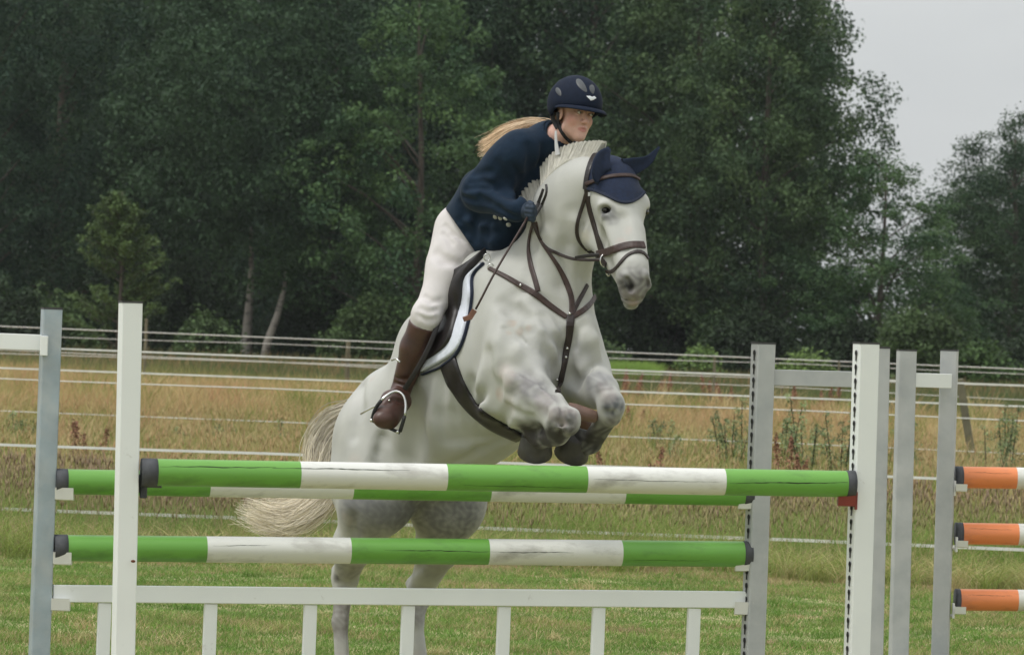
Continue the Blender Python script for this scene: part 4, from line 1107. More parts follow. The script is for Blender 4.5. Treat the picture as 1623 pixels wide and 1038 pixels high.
spots = [
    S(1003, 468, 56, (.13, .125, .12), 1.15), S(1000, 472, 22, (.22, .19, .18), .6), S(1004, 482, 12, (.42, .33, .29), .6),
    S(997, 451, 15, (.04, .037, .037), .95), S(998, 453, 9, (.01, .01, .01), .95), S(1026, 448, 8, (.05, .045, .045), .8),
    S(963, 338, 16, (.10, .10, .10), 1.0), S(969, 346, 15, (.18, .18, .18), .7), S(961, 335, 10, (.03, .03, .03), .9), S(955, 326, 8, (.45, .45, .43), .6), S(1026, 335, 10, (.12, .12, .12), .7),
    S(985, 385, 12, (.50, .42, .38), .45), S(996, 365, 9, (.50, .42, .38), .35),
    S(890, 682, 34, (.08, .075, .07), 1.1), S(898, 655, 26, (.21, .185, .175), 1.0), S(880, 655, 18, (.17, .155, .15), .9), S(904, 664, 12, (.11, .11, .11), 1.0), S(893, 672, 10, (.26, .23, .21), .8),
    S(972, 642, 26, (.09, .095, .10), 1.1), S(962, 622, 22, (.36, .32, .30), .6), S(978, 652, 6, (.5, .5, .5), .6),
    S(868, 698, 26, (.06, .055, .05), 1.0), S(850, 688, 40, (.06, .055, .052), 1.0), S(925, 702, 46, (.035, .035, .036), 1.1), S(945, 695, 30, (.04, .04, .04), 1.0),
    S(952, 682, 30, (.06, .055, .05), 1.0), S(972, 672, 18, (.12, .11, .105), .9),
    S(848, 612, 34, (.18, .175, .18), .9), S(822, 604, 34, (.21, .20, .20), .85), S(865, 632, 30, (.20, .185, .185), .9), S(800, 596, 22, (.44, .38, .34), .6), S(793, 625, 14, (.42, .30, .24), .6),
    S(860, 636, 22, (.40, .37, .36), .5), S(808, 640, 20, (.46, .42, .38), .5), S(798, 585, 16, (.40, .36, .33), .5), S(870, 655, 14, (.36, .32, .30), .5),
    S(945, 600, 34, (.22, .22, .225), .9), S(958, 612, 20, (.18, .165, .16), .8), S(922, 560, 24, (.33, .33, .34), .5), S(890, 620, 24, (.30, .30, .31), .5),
    S(575, 815, 75, (.20, .20, .205), 1.0), S(560, 800, 30, (.18, .18, .185), .8), S(600, 815, 34, (.17, .17, .175), .8), S(548, 822, 16, (.40, .36, .32), .6), S(585, 835, 22, (.22, .22, .22), .5),  # right hind thigh: grey coat, darkened further by painted shade
    S(700, 820, 95, (.16, .16, .165), 1.1), S(650, 812, 50, (.12, .12, .12), 1.0),  # left inner thigh: shade between the hind legs painted over the grey
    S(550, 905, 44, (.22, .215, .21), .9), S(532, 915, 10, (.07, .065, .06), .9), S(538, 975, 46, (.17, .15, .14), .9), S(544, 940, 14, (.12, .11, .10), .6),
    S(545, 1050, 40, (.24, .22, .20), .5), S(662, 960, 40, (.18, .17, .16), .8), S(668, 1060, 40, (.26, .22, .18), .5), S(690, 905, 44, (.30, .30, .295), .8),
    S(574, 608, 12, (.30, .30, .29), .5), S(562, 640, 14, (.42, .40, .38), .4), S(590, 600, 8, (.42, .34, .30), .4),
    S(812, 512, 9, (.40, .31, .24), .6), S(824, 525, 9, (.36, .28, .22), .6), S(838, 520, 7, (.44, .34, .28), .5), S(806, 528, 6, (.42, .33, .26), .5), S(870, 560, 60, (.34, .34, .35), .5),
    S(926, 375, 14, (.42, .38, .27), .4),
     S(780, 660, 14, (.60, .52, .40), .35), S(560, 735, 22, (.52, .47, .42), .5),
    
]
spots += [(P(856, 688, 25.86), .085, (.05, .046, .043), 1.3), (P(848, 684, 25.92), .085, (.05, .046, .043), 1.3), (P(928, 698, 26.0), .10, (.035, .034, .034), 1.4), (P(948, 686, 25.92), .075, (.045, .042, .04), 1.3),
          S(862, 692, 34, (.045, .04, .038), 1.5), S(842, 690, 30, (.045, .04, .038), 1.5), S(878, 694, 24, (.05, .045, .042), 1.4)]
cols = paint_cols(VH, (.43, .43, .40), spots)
# hooves: horn
for hp_ in (P(548, 1103, 26.98), P(677, 1101, 27.20)):
    d = np.linalg.norm(VH - A(hp_), axis=1); cols[d < .062] = (.09, .08, .07)
m_coat = mat('grey_horse_coat', rough=.62, attr=True, noise=(6, .10), bump=(300, .12, .003), spec=.22,
             second=((.34, .33, .325), 26, .66, 1.0))
horse = empty('horse', P(700, 1108, 26.8), 'white grey horse leaping over the green and white poles with its forelegs tucked up', 'horse')
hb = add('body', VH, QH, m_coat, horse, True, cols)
# eye, ear hood etc. -------------------------------------------------
m_eye = mat('dark_wet_eye', (.006, .005, .005), rough=.06, spec=.8)
eb = MB(); eb.ball(EYE_R, (.025, .0150, .018), 16, 9, ax=(Hl, Hd, Hn))
eb.build('eye', m_eye, horse, True)
eb = MB(); eb.ball(e4 + A((-.004, .006, 0)), (.012, .012, .012), 14, 9)
eb.build('eye', m_eye, horse, True)

# hooves / tendon boots on the tucked forelegs
m_hoof = mat('dark_hoof_horn', (.045, .042, .040), rough=.55, noise=(30, .35), bump=(60, .3, .003))
def hoof(c, axis, side, r0=.068, L=.085):
    """flared hoof: sole ring wider than the coronet, flat sole with frog groove"""
    c = A(c); ax = A(axis) / np.linalg.norm(axis); s_ = A(side) - ax * (A(side) @ ax); s_ /= np.linalg.norm(s_); f_ = np.cross(ax, s_)
    n = 20; V = []; F = []
    prof = [(0, .72), (.12, .80), (.5, .90), (1.0, 1.0), (1.0, .90), (.93, .80), (.93, .02)]
    for (t, k) in prof:
        for i in range(n):
            a = 2 * math.pi * i / n
            r_ = r0 * k * (1 - .10 * max(0, -math.cos(a)))
            V.append(c + ax * (t * L) + (f_ * math.cos(a) * 1.12 + s_ * math.sin(a)) * r_)
    for j in range(len(prof) - 1):
        for i in range(n):
            F.append((j * n + i, j * n + (i + 1) % n, (j + 1) * n + (i + 1) % n, (j + 1) * n + i))
    F.append(tuple(range(n - 1, -1, -1))); F.append(tuple((len(prof) - 1) * n + i for i in range(n)))
    return V, F
for (c, ax_, sd_, r0, L) in ((P(851, 684, 25.90), (-.05, .55, -.85), (1, 0, 0), .077, .112), (P(915, 688, 25.98), (-.22, .55, -.85), (1, 0, 0), .078, .110)):
    V, F = hoof(c, ax_, sd_, r0, L)
    add('hoof', V, F, m_hoof, horse, True)

# ---------------------------------------------------------------- hair
def strands(paths, width, cols, taper=0.35):
    """paths (N,n,3) -> ribbons; cols (N,3)"""
    N_, n, _ = paths.shape
    T = np.gradient(paths, axis=1)
    S = np.cross(T, rng.normal(size=(N_, 1, 3)) * .5 + A((0, -1, 0)))
    S /= np.linalg.norm(S, axis=2, keepdims=True) + 1e-9
    w = np.linspace(1, taper, n)[None, :, None] * np.atleast_1d(width).reshape(-1, 1, 1)
    V = np.stack([paths - S * w / 2, paths + S * w / 2], axis=2).reshape(-1, 3)
    b = (np.arange(N_)[:, None] * (2 * n) + np.arange(n - 1)[None] * 2).ravel()
    F = np.stack([b, b + 1, b + 3, b + 2], 1)
    C = np.repeat(cols, 2 * n, axis=0)
    return V, F, C
m_hair = mat('horse_hair', rough=.55, attr=True, spec=.3, noise=(40, .12))

m_mane = mat('mane_hair', rough=.7, attr=True, spec=.15, noise=(70, .14), bump=(140, .5, .004), stretch=(1, 1, .35))
# tail: guide curves at the dock, blended
g1 = [[(560, 642, 27.28), (525, 668, 27.36), (505, 705, 27.38), (508, 745, 27.36), (500, 790, 27.34), (450, 822, 27.3), (400, 822, 27.28)],
      [(562, 640, 27.25), (515, 655, 27.36), (488, 700, 27.42), (492, 750, 27.42), (478, 782, 27.4), (430, 792, 27.36), (378, 792, 27.34)],
      [(564, 660, 27.22), (548, 690, 27.3), (530, 725, 27.32), (528, 770, 27.28), (505, 812, 27.25), (455, 832, 27.22), (405, 812, 27.22)],
      [(565, 670, 27.2), (552, 700, 27.26), (540, 740, 27.28), (525, 790, 27.26), (480, 820, 27.22), (430, 842, 27.2), (375, 806, 27.2)],
      [(561, 650, 27.25), (530, 680, 27.36), (515, 725, 27.38), (515, 775, 27.36), (490, 815, 27.3), (450, 846, 27.26), (420, 848, 27.24)]]
G = np.array([catmull([P(*q) for q in g], 22) for g in g1])
N_ = 4200
w_ = rng.dirichlet([.55] * 5, N_)
path = np.einsum('ng,gkd->nkd', w_, G)
tt = np.linspace(0, 1, 22)[None, :, None]
path += rng.normal(size=(N_, 1, 3)) * (.010 + .022 * tt) * A((1, 1, 1)) + np.cumsum(rng.normal(size=(N_, 22, 3)) * .0022, axis=1)
ln = rng.uniform(.62, 1.0, N_)
idx = np.clip(ln[:, None] * np.linspace(0, 21, 22)[None], 0, 20.999); i0 = idx.astype(int); fr = (idx - i0)[..., None]
path = path[np.arange(N_)[:, None], i0] * (1 - fr) + path[np.arange(N_)[:, None], i0 + 1] * fr
base_t = w_ @ A([.2, .5, .6, .8, .4])
tc_ = np.where(rng.random(N_)[:, None] < .45, A((.50, .45, .39)), A((.72, .66, .54))) * rng.uniform(.75, 1.15, (N_, 1))
V, F, C = strands(path, rng.uniform(.002, .0042, N_), tc_)
# the tail's lower half is cream, the root greyer
tl = np.repeat(np.tile(np.linspace(0, 1, 22), N_), 2)[:, None]
C = C * (1 - .0 * tl) + 0
C = C * np.where(tl < .45, .62, 1.0) * (1 - .0) if False else C * (0.92 + 0.08 * smooth(.28, .55, tl)) + A((.17, .15, .10)) * smooth(.3, .6, tl)
add('tail', V, F, m_hair, horse, False, C)

# mane: two upright hogged runs along the crest
def mane_run(crest, tips, n, name, npl):
    c = catmull([P(*q) for q in crest], 120); t_ = catmull([P(*q) for q in tips], 120)
    # pleated fin of clipped hair
    V = []; F = []
    for i in range(120):
        pl = .006 * math.sin(i / 119 * 2 * math.pi * npl)
        for k, (u, hw_) in enumerate(((0, .030), (.35, .024), (.7, .017), (.93, .011))):
            q = c[i] * (1 - u) + t_[i] * u
            V.append(q + HR * (hw_ + pl * u)); 
        for u, hw_ in ((.93, .011), (.7, .017), (.35, .024), (0, .030)):
            q = c[i] * (1 - u) + t_[i] * u
            V.append(q - HR * (hw_ - pl * u))
    for i in range(119):
        for k in range(8): F.append((i * 8 + k, i * 8 + (k + 1) % 8, (i + 1) * 8 + (k + 1) % 8, (i + 1) * 8 + k))
    F += [tuple(range(8)), tuple(119 * 8 + k for k in range(7, -1, -1))]
    fin = add(name, V, F, m_mane, horse, True, np.tile(A((.60, .58, .51)), (len(V), 1)))
    u = rng.random(n); iu = np.clip((u * 119), 0, 118.99); i = iu.astype(int); f = (iu - i)[:, None]
    a = c[i] * (1 - f) + c[i + 1] * f; b = t_[i] * (1 - f) + t_[i + 1] * f
    pleat = np.sin(u * 2 * np.pi * npl)
    sd_ = rng.choice([1, 1, -1, 0], n); sg_ = np.where(sd_ == 0, rng.uniform(-.8, .8, n), sd_)[:, None, None]
    s_ = np.linspace(0, 1, 4)[None, :, None]; hl = rng.uniform(.95, 1.05, n)[:, None, None] + .03 * pleat[:, None, None]
    s0 = rng.uniform(.1, .9, n)[:, None, None]; ss = s0 + (hl - s0) * s_
    pth = a[:, None] * (1 - ss) + b[:, None] * ss + HR[None, None] * ((.0312 - .021 * ss) * sg_ + .006 * pleat[:, None, None] * ss) + rng.normal(size=(n, 1, 3)) * .0015 * s_
    col = A((.62, .60, .53)) * rng.uniform(.93, 1.05, (n, 1))
    V, F, C = strands(pth, rng.uniform(.0012, .0024, n), col, .5)
    add('hair', V, F, m_hair, fin, False, C)
mane_run([(866, 303, 26.10), (876, 285, 26.09), (890, 270, 26.07), (908, 258, 26.05), (930, 255, 26.02), (946, 256, 25.98)],
         [(860, 268, 26.16), (874, 250, 26.15), (893, 236, 26.12), (915, 228, 26.08), (938, 226, 26.04), (957, 225, 25.98)], 9000, 'mane', 17)
mane_run([(836, 345, 26.16), (850, 330, 26.15), (862, 314, 26.13), (868, 302, 26.12)],
         [(827, 313, 26.22), (836, 297, 26.21), (847, 287, 26.20), (862, 287, 26.18)], 3000, 'mane', 6)
# ================================================================== TACK
def camdir(p):
    v = A(EYE) - A(p); return v / np.linalg.norm(v)

def drape_pts(pts, n, tree=None, off=.004):
    """pts: (px,py) dropped on the animal along the line of sight, or (px,py,Y) free in the air"""
    px = catmull([(p[0], p[1], 0) for p in pts], n)
    Ys = None
    if any(len(p) > 2 for p in pts):
        m = len(pts); seg = [math.dist(pts[i][:2], pts[i + 1][:2]) for i in range(m - 1)]; cum = np.concatenate([[0], np.cumsum(seg)])
        known = [(c, p[2]) for c, p in zip(cum, pts) if len(p) > 2]
        Ys = np.interp(np.linspace(0, cum[-1], n), [k[0] for k in known], [k[1] for k in known])
        free = np.interp(np.linspace(0, cum[-1], n), cum, [1.0 if len(p) > 2 else 0.0 for p in pts]) > .5
    out = []; nr = []
    for i in range(n):
        if Ys is not None and free[i]:
            h_ = P(px[i, 0], px[i, 1], Ys[i]); out.append(A(h_)); nr.append(camdir(h_)); continue
        h_, n_ = cast(px[i, 0], px[i, 1], tree)
        if h_ is None: out.append(None); nr.append(None)
        else:
            n_ = A(n_); c_ = camdir(h_)
            if n_ @ c_ < 0: n_ = -n_
            out.append(A(h_) + n_ * off); nr.append(n_)
    good = [i for i in range(n) if out[i] is not None]
    for i in range(n):
        if out[i] is None:
            j = min(good, key=lambda g: abs(g - i))
            Y_ = out[j][1]; out[i] = A(P(px[i, 0], px[i, 1], Y_)); nr[i] = nr[j]
    pts3 = np.array(out); nr = np.array(nr)
    for _ in range(3):
        pts3[1:-1] = pts3[1:-1] * .5 + (pts3[:-2] + pts3[2:]) * .25
        nr[1:-1] = nr[1:-1] * .5 + (nr[:-2] + nr[2:]) * .25
    nr /= np.linalg.norm(nr, axis=1, keepdims=True)
    for i in range(n):                      # never let the smoothed line sink into the body
        v = Vector(pts3[i]) - EYE; L_ = v.length
        h_ = (tree or bvh).ray_cast(EYE, v.normalized())[0]
        if h_ is not None and (h_ - EYE).length < L_ + off:
            pts3[i] = A(EYE) + A(v.normalized()) * ((h_ - EYE).length - off)
    return pts3, nr

def strap_mesh(mb, pts3, nr, width, thick=.004):
    n = len(pts3); w = np.full(n, width) if not hasattr(width, '__len__') else np.interp(np.linspace(0, 1, n), np.linspace(0, 1, len(width)), width)
    T = np.gradient(pts3, axis=0); T /= np.linalg.norm(T, axis=1, keepdims=True)
    S_ = np.cross(T, nr); S_ /= np.linalg.norm(S_, axis=1, keepdims=True); N_ = np.cross(S_, T)
    V = []; F = []
    for i in range(n):
        for (a, b) in ((-.5, -.3), (-.5, .6), (-.3, 1), (.3, 1), (.5, .6), (.5, -.3)):
            V.append(pts3[i] + S_[i] * a * w[i] + N_[i] * b * thick)
    for i in range(n - 1):
        for k in range(6):
            j = (k + 1) % 6
            F.append((i * 6 + k, (i + 1) * 6 + k, (i + 1) * 6 + j, i * 6 + j))
    F.append(tuple(range(6))); F.append(tuple((n - 1) * 6 + k for k in range(5, -1, -1)))
    mb.raw(V, F)

def strap(name, pts, width, mat_, parent, thick=.004, off=.003, n=None, tree=None, label=None):
    L_ = sum(math.dist(pts[i][:2], pts[i + 1][:2]) for i in range(len(pts) - 1))
    p3, nr = drape_pts(pts, n or max(6, int(L_ / 5)), tree, off)
    mb = MB(); strap_mesh(mb, p3, nr, width, thick)
    o = mb.build(name, mat_, parent, False)
    if label: o['label'] = label
    return o

def patch(name, left, right, na, nb, mat_, parent, thick=.008, off=.004, tree=None, bulge=None, min_front=None):
    """padded sheet between two pixel polylines laid over the body"""
    Lp = catmull([(p[0], p[1], 0) for p in left], na); Rp = catmull([(p[0], p[1], 0) for p in right], na)
    g = np.full((na, nb, 3), np.nan); nn = np.zeros((na, nb, 3))
    for i in range(na):
        for j in range(nb):
            t = j / (nb - 1); q = Lp[i] * (1 - t) + Rp[i] * t
            h_, n_ = cast(q[0], q[1], tree)
            if h_ is not None:
                n_ = A(n_); g[i, j] = A(h_); nn[i, j] = n_ if n_ @ camdir(h_) > 0 else -n_
            else: nn[i, j] = (0, 0, 0)
    bad = np.isnan(g[..., 0])
    for i, j in np.argwhere(bad):
        c_ = np.argwhere(~bad); k = c_[np.argmin(((c_ - (i, j)) ** 2).sum(1))]
        t = j / (nb - 1); q = Lp[i] * (1 - t) + Rp[i] * t
        g[i, j] = A(P(q[0], q[1], g[k[0], k[1], 1])); nn[i, j] = nn[k[0], k[1]]
    for _ in range(2):
        m_ = nn.copy(); m_[1:-1, 1:-1] = (nn[:-2, 1:-1] + nn[2:, 1:-1] + nn[1:-1, :-2] + nn[1:-1, 2:]) / 4; nn = m_
    nn /= np.linalg.norm(nn, axis=2, keepdims=True)
    ti = np.linspace(0, 1, na)[:, None]; tj = np.linspace(0, 1, nb)[None]
    o_ = off + (bulge(ti, tj) if bulge else 0 * ti * tj)
    top = g + nn * (o_ + thick)[..., None]; bot = g - nn * .004
    V = np.vstack([top.reshape(-1, 3), bot.reshape(-1, 3)]); M = na * nb; F = []
    for i in range(na - 1):
        for j in range(nb - 1):
            a = i * nb + j; F.append((a, a + nb, a + nb + 1, a + 1)); F.append((M + a, M + a + 1, M + a + nb + 1, M + a + nb))
    rim = [j for j in range(nb)] + [i * nb + nb - 1 for i in range(1, na)] + [(na - 1) * nb + j for j in range(nb - 2, -1, -1)] + [i * nb for i in range(na - 2, 0, -1)]
    for a, b in zip(rim, rim[1:] + rim[:1]): F.append((a, b, M + b, M + a))
    return add(name, V, F, mat_, parent, True)

m_lth = mat('dark_brown_leather', (.024, .015, .013), rough=.48, noise=(35, .3), bump=(180, .3, .002), spec=.45)
m_lthr = mat('worn_brown_leather', (.042, .023, .019), rough=.5, noise=(45, .35), bump=(180, .3, .002), spec=.4)
m_lblk = mat('near_black_leather', (.014, .011, .011), rough=.45, noise=(35, .3), bump=(150, .3, .002), spec=.45)
m_steel = mat('bright_steel', (.62, .62, .60), rough=.25, metal=1.0)
m_navy = mat('navy_knit', (.006, .014, .040), rough=.9, noise=(80, .35), bump=(320, .5, .003))
m_navy_d = mat('navy_piping', (.008, .014, .034), rough=.85)
m_padw = mat('white_quilted_cotton', (.62, .65, .72), rough=.9, noise=(30, .06), bump=(60, .5, .005))

# ---- ear hood (fly veil)
hood = empty('ear_hood', P(975, 280, 25.9), 'navy knitted ear hood on the white horse with a pointed tip over the forehead', 'ear hood')
def project(V):
    q = V - A(EYE); x = q @ A(c_r); y = q @ A(c_u); z = q @ A(c_f)
    return 811.5 + FPX * x / z, 519 - FPX * y / z
def in_poly(x, y, poly):
    r_ = np.zeros(len(x), bool); n = len(poly)
    for i in range(n):
        (x1, y1), (x2, y2) = poly[i], poly[(i + 1) % n]
        c = ((y1 > y) != (y2 > y)) & (x < (x2 - x1) * (y - y1) / (y2 - y1 + 1e-9) + x1)
        r_ ^= c
    return r_
NV = np.zeros_like(VH); fn = np.cross(VH[QH[:, 1]] - VH[QH[:, 0]], VH[QH[:, 3]] - VH[QH[:, 0]])
for k in range(4):
    for d_ in range(3): NV[:, d_] += np.bincount(QH[:, k], fn[:, d_], len(VH))
NV /= np.linalg.norm(NV, axis=1, keepdims=True) + 1e-12
ux, uy = project(VH)
facing = (NV * (A(EYE) - VH)).sum(1) > 0
hpoly = [(930, 300), (945, 303), (965, 313), (980, 321), (992, 323), (1004, 320), (1016, 312), (1030, 299), (1050, 215), (952, 215), (941, 245), (934, 275)]
sel = in_poly(ux, uy, hpoly) & (VH[:, 1] < 26.35) & (facing | ((VH - D0) @ Hd < .06))
Qs = QH[sel[QH].all(1)]; used = np.unique(Qs); mp_ = -np.ones(len(VH), int); mp_[used] = np.arange(len(used))
Vo = VH[used] + NV[used] * .007; Qo = mp_[Qs]
add('hood_cloth', Vo, Qo, m_navy, hood, True)
strap('hood_edge', [(931, 299), (945, 303), (965, 313), (980, 321), (992, 323), (1004, 320), (1015, 312), (1022, 305)], .012, m_navy_d, hood, .006, .006)
def ear(axis_px, rad, open_dir, name='ear_cover'):
    c = catmull([P(*q) for q in axis_px], 12); rr = np.interp(np.linspace(0, 1, 12), np.linspace(0, 1, len(rad)), rad)
    T = np.gradient(c, axis=0); T /= np.linalg.norm(T, axis=1, keepdims=True); od = A(open_dir) / np.linalg.norm(open_dir)
    n = 16; V = []; F = []
    for i in range(12):
        f_ = od - T[i] * (od @ T[i]); f_ /= np.linalg.norm(f_); s_ = np.cross(T[i], f_)
        for k in range(n):
            a = 2 * math.pi * k / n; x = math.sin(a); y = math.cos(a)
            depth = y * .62 if y < 0 else y * .18 - .30 * (1 - abs(x)) * math.sin(math.pi * min(1, (i + 1) / 12))
            V.append(c[i] + (s_ * x + f_ * depth) * rr[i])
    for i in range(11):
        for k in range(n):
            j = (k + 1) % n; F.append((i * n + k, i * n + j, (i + 1) * n + j, (i + 1) * n + k))
    F.append(tuple(11 * n + k for k in range(n)))
    return add(name, V, F, m_navy, hood, True)
ear([(957, 288, 25.85), (954, 272, 25.81), (956, 252, 25.82), (966, 235, 25.85)], [.036, .052, .048, .034, .010], (.5, -.85, .1))
ear([(988, 268, 25.90), (1008, 263, 25.92), (1028, 254, 25.94), (1045, 233, 25.96)], [.046, .040, .028, .017, .004], (.1, -.95, -.3))

# ---- bridle
bridle = empty('bridle', P(960, 400, 25.8), 'dark brown leather bridle with flash noseband on the white horse\'s head', 'bridle')
strap('browband', [(931, 292), (945, 288), (965, 282), (990, 280), (1006, 281), (1014, 285)], .017, m_lthr, bridle, .005, .012)
strap('crownpiece', [(944, 244), (937, 262), (932, 282), (930, 300)], .026, m_lblk, bridle, .005, .010)
strap('cheekpiece', [(931, 298), (934, 325), (941, 352), (949, 380), (955, 400)], [.032, .032, .026, .028], m_lth, bridle, .005, .004)
strap('throatlatch', [(931, 302), (925, 322), (917, 345), (914, 362), (915, 374), (920, 385), (930, 396)], .016, m_lth, bridle, .004, .004)
strap('noseband', [(948, 403), (958, 402), (972, 396), (988, 391), (1004, 388), (1020, 389)], .034, m_lthr, bridle, .006, .004)
strap('flash_strap', [(960, 430), (969, 433), (979, 424), (990, 409), (1002, 401), (1014, 398), (1022, 402), (1026, 410)], .017, m_lth, bridle, .005, .004)
strap('jaw_strap', [(934, 397), (944, 404), (953, 409), (962, 420)], .026, m_lth, bridle, .005, .004)
mb = MB()
for (x_, y_, r_) in ((957, 413, .020), (964, 433, .009)):
    h_, n_ = cast(x_, y_); h_ = A(h_) if h_ is not None else A(P(x_, y_, 25.85)); h_ = h_ + camdir(h_) * .012
    ring = [h_ + A(c_r) * math.cos(a) * r_ * .75 + A(c_u) * math.sin(a) * r_ * 1.25 + A(c_f) * .004 * math.cos(a) for a in np.linspace(0, 2 * math.pi, 17)]
    mb.tube(ring, .0036, 6, False)
mb.build('bit_ring', m_steel, bridle, True)
mb = MB()
h_ = A(cast(956, 400)[0]); mb.box(h_ + camdir(h_) * .010, (c_r, c_f, c_u), (.009, .003, .012), .001)
h_ = A(cast(934, 308)[0]); mb.box(h_ + camdir(h_) * .010, (c_r, c_f, c_u), (.006, .003, .009), .001)
mb.build('buckle', m_steel, bridle)
reins = strap('rein', [(954, 412, 25.83), (930, 412, 25.86), (905, 410, 25.92), (880, 400, 26.0), (862, 390, 26.02), (848, 362, 26.0), (840, 342, 26.0)], .014, m_lth, bridle, .004)
strap('rein', [(950, 404, 25.84), (932, 405, 25.86), (912, 409, 25.90)], .016, m_lblk, bridle, .004)
strap('rein', [(862, 300, 26.06), (858, 312, 26.06), (850, 330, 26.02), (845, 345, 26.0)], .018, m_lblk, bridle, .004)
strap('rein', [(866, 293, 26.08), (868, 303, 26.06), (860, 322, 26.02), (850, 340, 26.0)], .013, m_lblk, bridle, .004)

# ---- breastplate / martingale
bp_ = empty('breastplate', P(903, 500, 25.8), 'brown leather breastplate with running straps across the white horse\'s chest', 'breastplate')
strap('shoulder_strap', [(776, 426), (800, 438), (825, 452), (850, 467), (872, 485), (898, 503)], [.018, .020, .026, .028, .026, .022], m_lthr, bp_, .006, .003)
strap('shoulder_strap', [(905, 504), (925, 492), (938, 478), (943, 470)], .024, m_lthr, bp_, .006, .003)
strap('martingale_fork', [(846, 352, 26.0), (841, 372), (838, 395), (842, 420), (848, 440), (853, 462)], [.014, .014, .024, .022], m_lthr, bp_, .006, .004)
strap('martingale_fork', [(849, 352, 26.0), (856, 378), (870, 400), (886, 425), (899, 450), (906, 475), (906, 498)], [.014, .014, .024, .024], m_lthr, bp_, .006, .004)
strap('neck_strap', [(907, 498), (915, 480), (924, 464), (930, 452)], .020, m_lth, bp_, .006, .003)
strap('centre_strap', [(905, 500), (902, 530), (897, 560), (891, 590), (884, 622)], [.036, .030, .026, .026], m_lth, bp_, .007, .003)
for (x_, y_) in ((903, 497), (899, 552), (897, 566), (883, 602), (825, 452)):
    h_ = cast(x_, y_)[0]
    if h_ is None: continue
    h_ = A(h_) + camdir(h_) * .014
    mb = MB(); mb.ball(h_, (.0065, .004, .0065), 8, 5); mb.build('stud', m_steel, bp_, True)

# ---- saddle pad, saddle, girth
pad = empty('saddle_pad', P(735, 520, 26.3), 'white quilted saddle pad with navy edge under the brown saddle', 'saddle pad')
patch('pad_cloth', [(761, 425), (741, 443), (736, 475), (724, 515), (711, 548), (664, 581)], [(767, 420), (749, 440), (749, 470), (741, 515), (726, 556), (672, 590)], 26, 6, m_padw, pad, .014, .006)
strap('pad_edge', [(769, 419), (751, 438), (751, 470), (743, 518), (727, 560), (700, 582), (671, 594)], .009, m_navy_d, pad, .010, .006)
saddle = empty('saddle', P(720, 470, 26.5), 'dark brown jumping saddle beneath the leaning rider', 'saddle')
patch('flap', [(755, 415), (715, 440), (690, 475), (682, 520), (672, 560), (652, 582)], [(772, 402), (742, 437), (738, 475), (727, 515), (713, 550), (664, 584)], 24, 12, m_lblk, saddle, .012, .018,
      bulge=lambda a, b: .028 * np.exp(-((a - .35) / .16) ** 2 - ((b - .8) / .22) ** 2))
patch('girth', [(700, 580), (713, 612), (742, 650), (777, 678), (818, 697)], [(722, 564), (735, 602), (760, 644), (792, 667), (834, 690)], 26, 6, m_lblk, saddle, .005, .007)
# tree and seat: a shallow trough between pommel and cantle lying along the back
pts = [P(772, 404, 26.46), P(752, 424, 26.58), P(734, 450, 26.70), P(722, 474, 26.82), P(716, 482, 26.90)]
hw = [.045, .070, .085, .09, .07]; hump = [.035, .0, -.01, .02, .055]
c_ = catmull(pts, 14); hw = np.interp(np.linspace(0, 1, 14), np.linspace(0, 1, 5), hw); hump = np.interp(np.linspace(0, 1, 14), np.linspace(0, 1, 5), hump)
V = []; F = []; n = 18
for i in range(14):
    for k in range(n):
        a = 2 * math.pi * k / n
        V.append(c_[i] + HR * math.cos(a) * hw[i] * (1.0 if math.sin(a) > 0 else 1.15) + HU * (math.sin(a) * .045 + hump[i]))
for i in range(13):
    for k in range(n): F.append((i * n + k, i * n + (k + 1) % n, (i + 1) * n + (k + 1) % n, (i + 1) * n + k))
F += [tuple(range(n)), tuple(13 * n + k for k in range(n))]
add('seat', V, F, m_lblk, saddle, True)
for (x_, y_, Y_) in ((778, 424, 26.15), (772, 408, 26.2)):
    mb = MB(); c = A(P(x_, y_, Y_)); mb.tube([c + A(c_r) * math.cos(a) * .014 + A(c_u) * math.sin(a) * .016 for a in np.linspace(0, 2 * math.pi, 13)], .003, 6, False)
    mb.build('dee_ring', m_steel, saddle, True)

# ---- tendon boot behind the right knee
tb = empty('tendon_boot', P(930, 658, 25.75), 'brown tendon boot between the tucked knees of the white horse', 'tendon boot')
mb = MB(); m_boot_p = mat('brown_neoprene', (.15, .09, .07), rough=.7, noise=(25, .25), bump=(90, .4, .003))
mb.tube([P(900, 648, 25.80), P(912, 652, 25.79), P(930, 657, 25.78), P(944, 661, 25.78), P(948, 662, 25.78)], [.030, .034, .031, .026, .014], 16)
mb.build('shell', m_boot_p, tb, True)
# ================================================================== RIDER
FD = A((.52, -.84, -.12)); FD /= np.linalg.norm(FD)
FU = A((.17, -.05, .98)); FU -= FD * (FU @ FD); FU /= np.linalg.norm(FU)
FL = np.cross(FU, FD)
if FL[0] < 0: FL = -FL
C0 = A(P(911, 178, 26.17))
def F3(d, u, l=0.0): return C0 + FD * d + FU * u + FL * l
xs = grid_span(-.80, .52, .0085, .17, .42, .0036); ys = grid_span(25.85, 27.05, .011, 26.03, 26.32, .0046); zs = grid_span(.98, 2.85, .0085, 2.50, 2.72, .0036)
MR = A((-.812, -.583, 0)); MR /= np.linalg.norm(MR)
hipR, kneeR, ankR, toeR = A(P(742, 374, 26.58)), A(P(676, 500, 26.36)), A(P(637, 614, 26.48)), A(P(613, 664, 26.30))
mid0 = A(P(770, 372, 26.70))
def mirror(p):
    p = A(p); return p - 2 * MR * ((p - mid0) @ MR)
hipL, kneeL, ankL, toeL = [mirror(p) for p in (hipR, kneeR, ankR, toeR)]
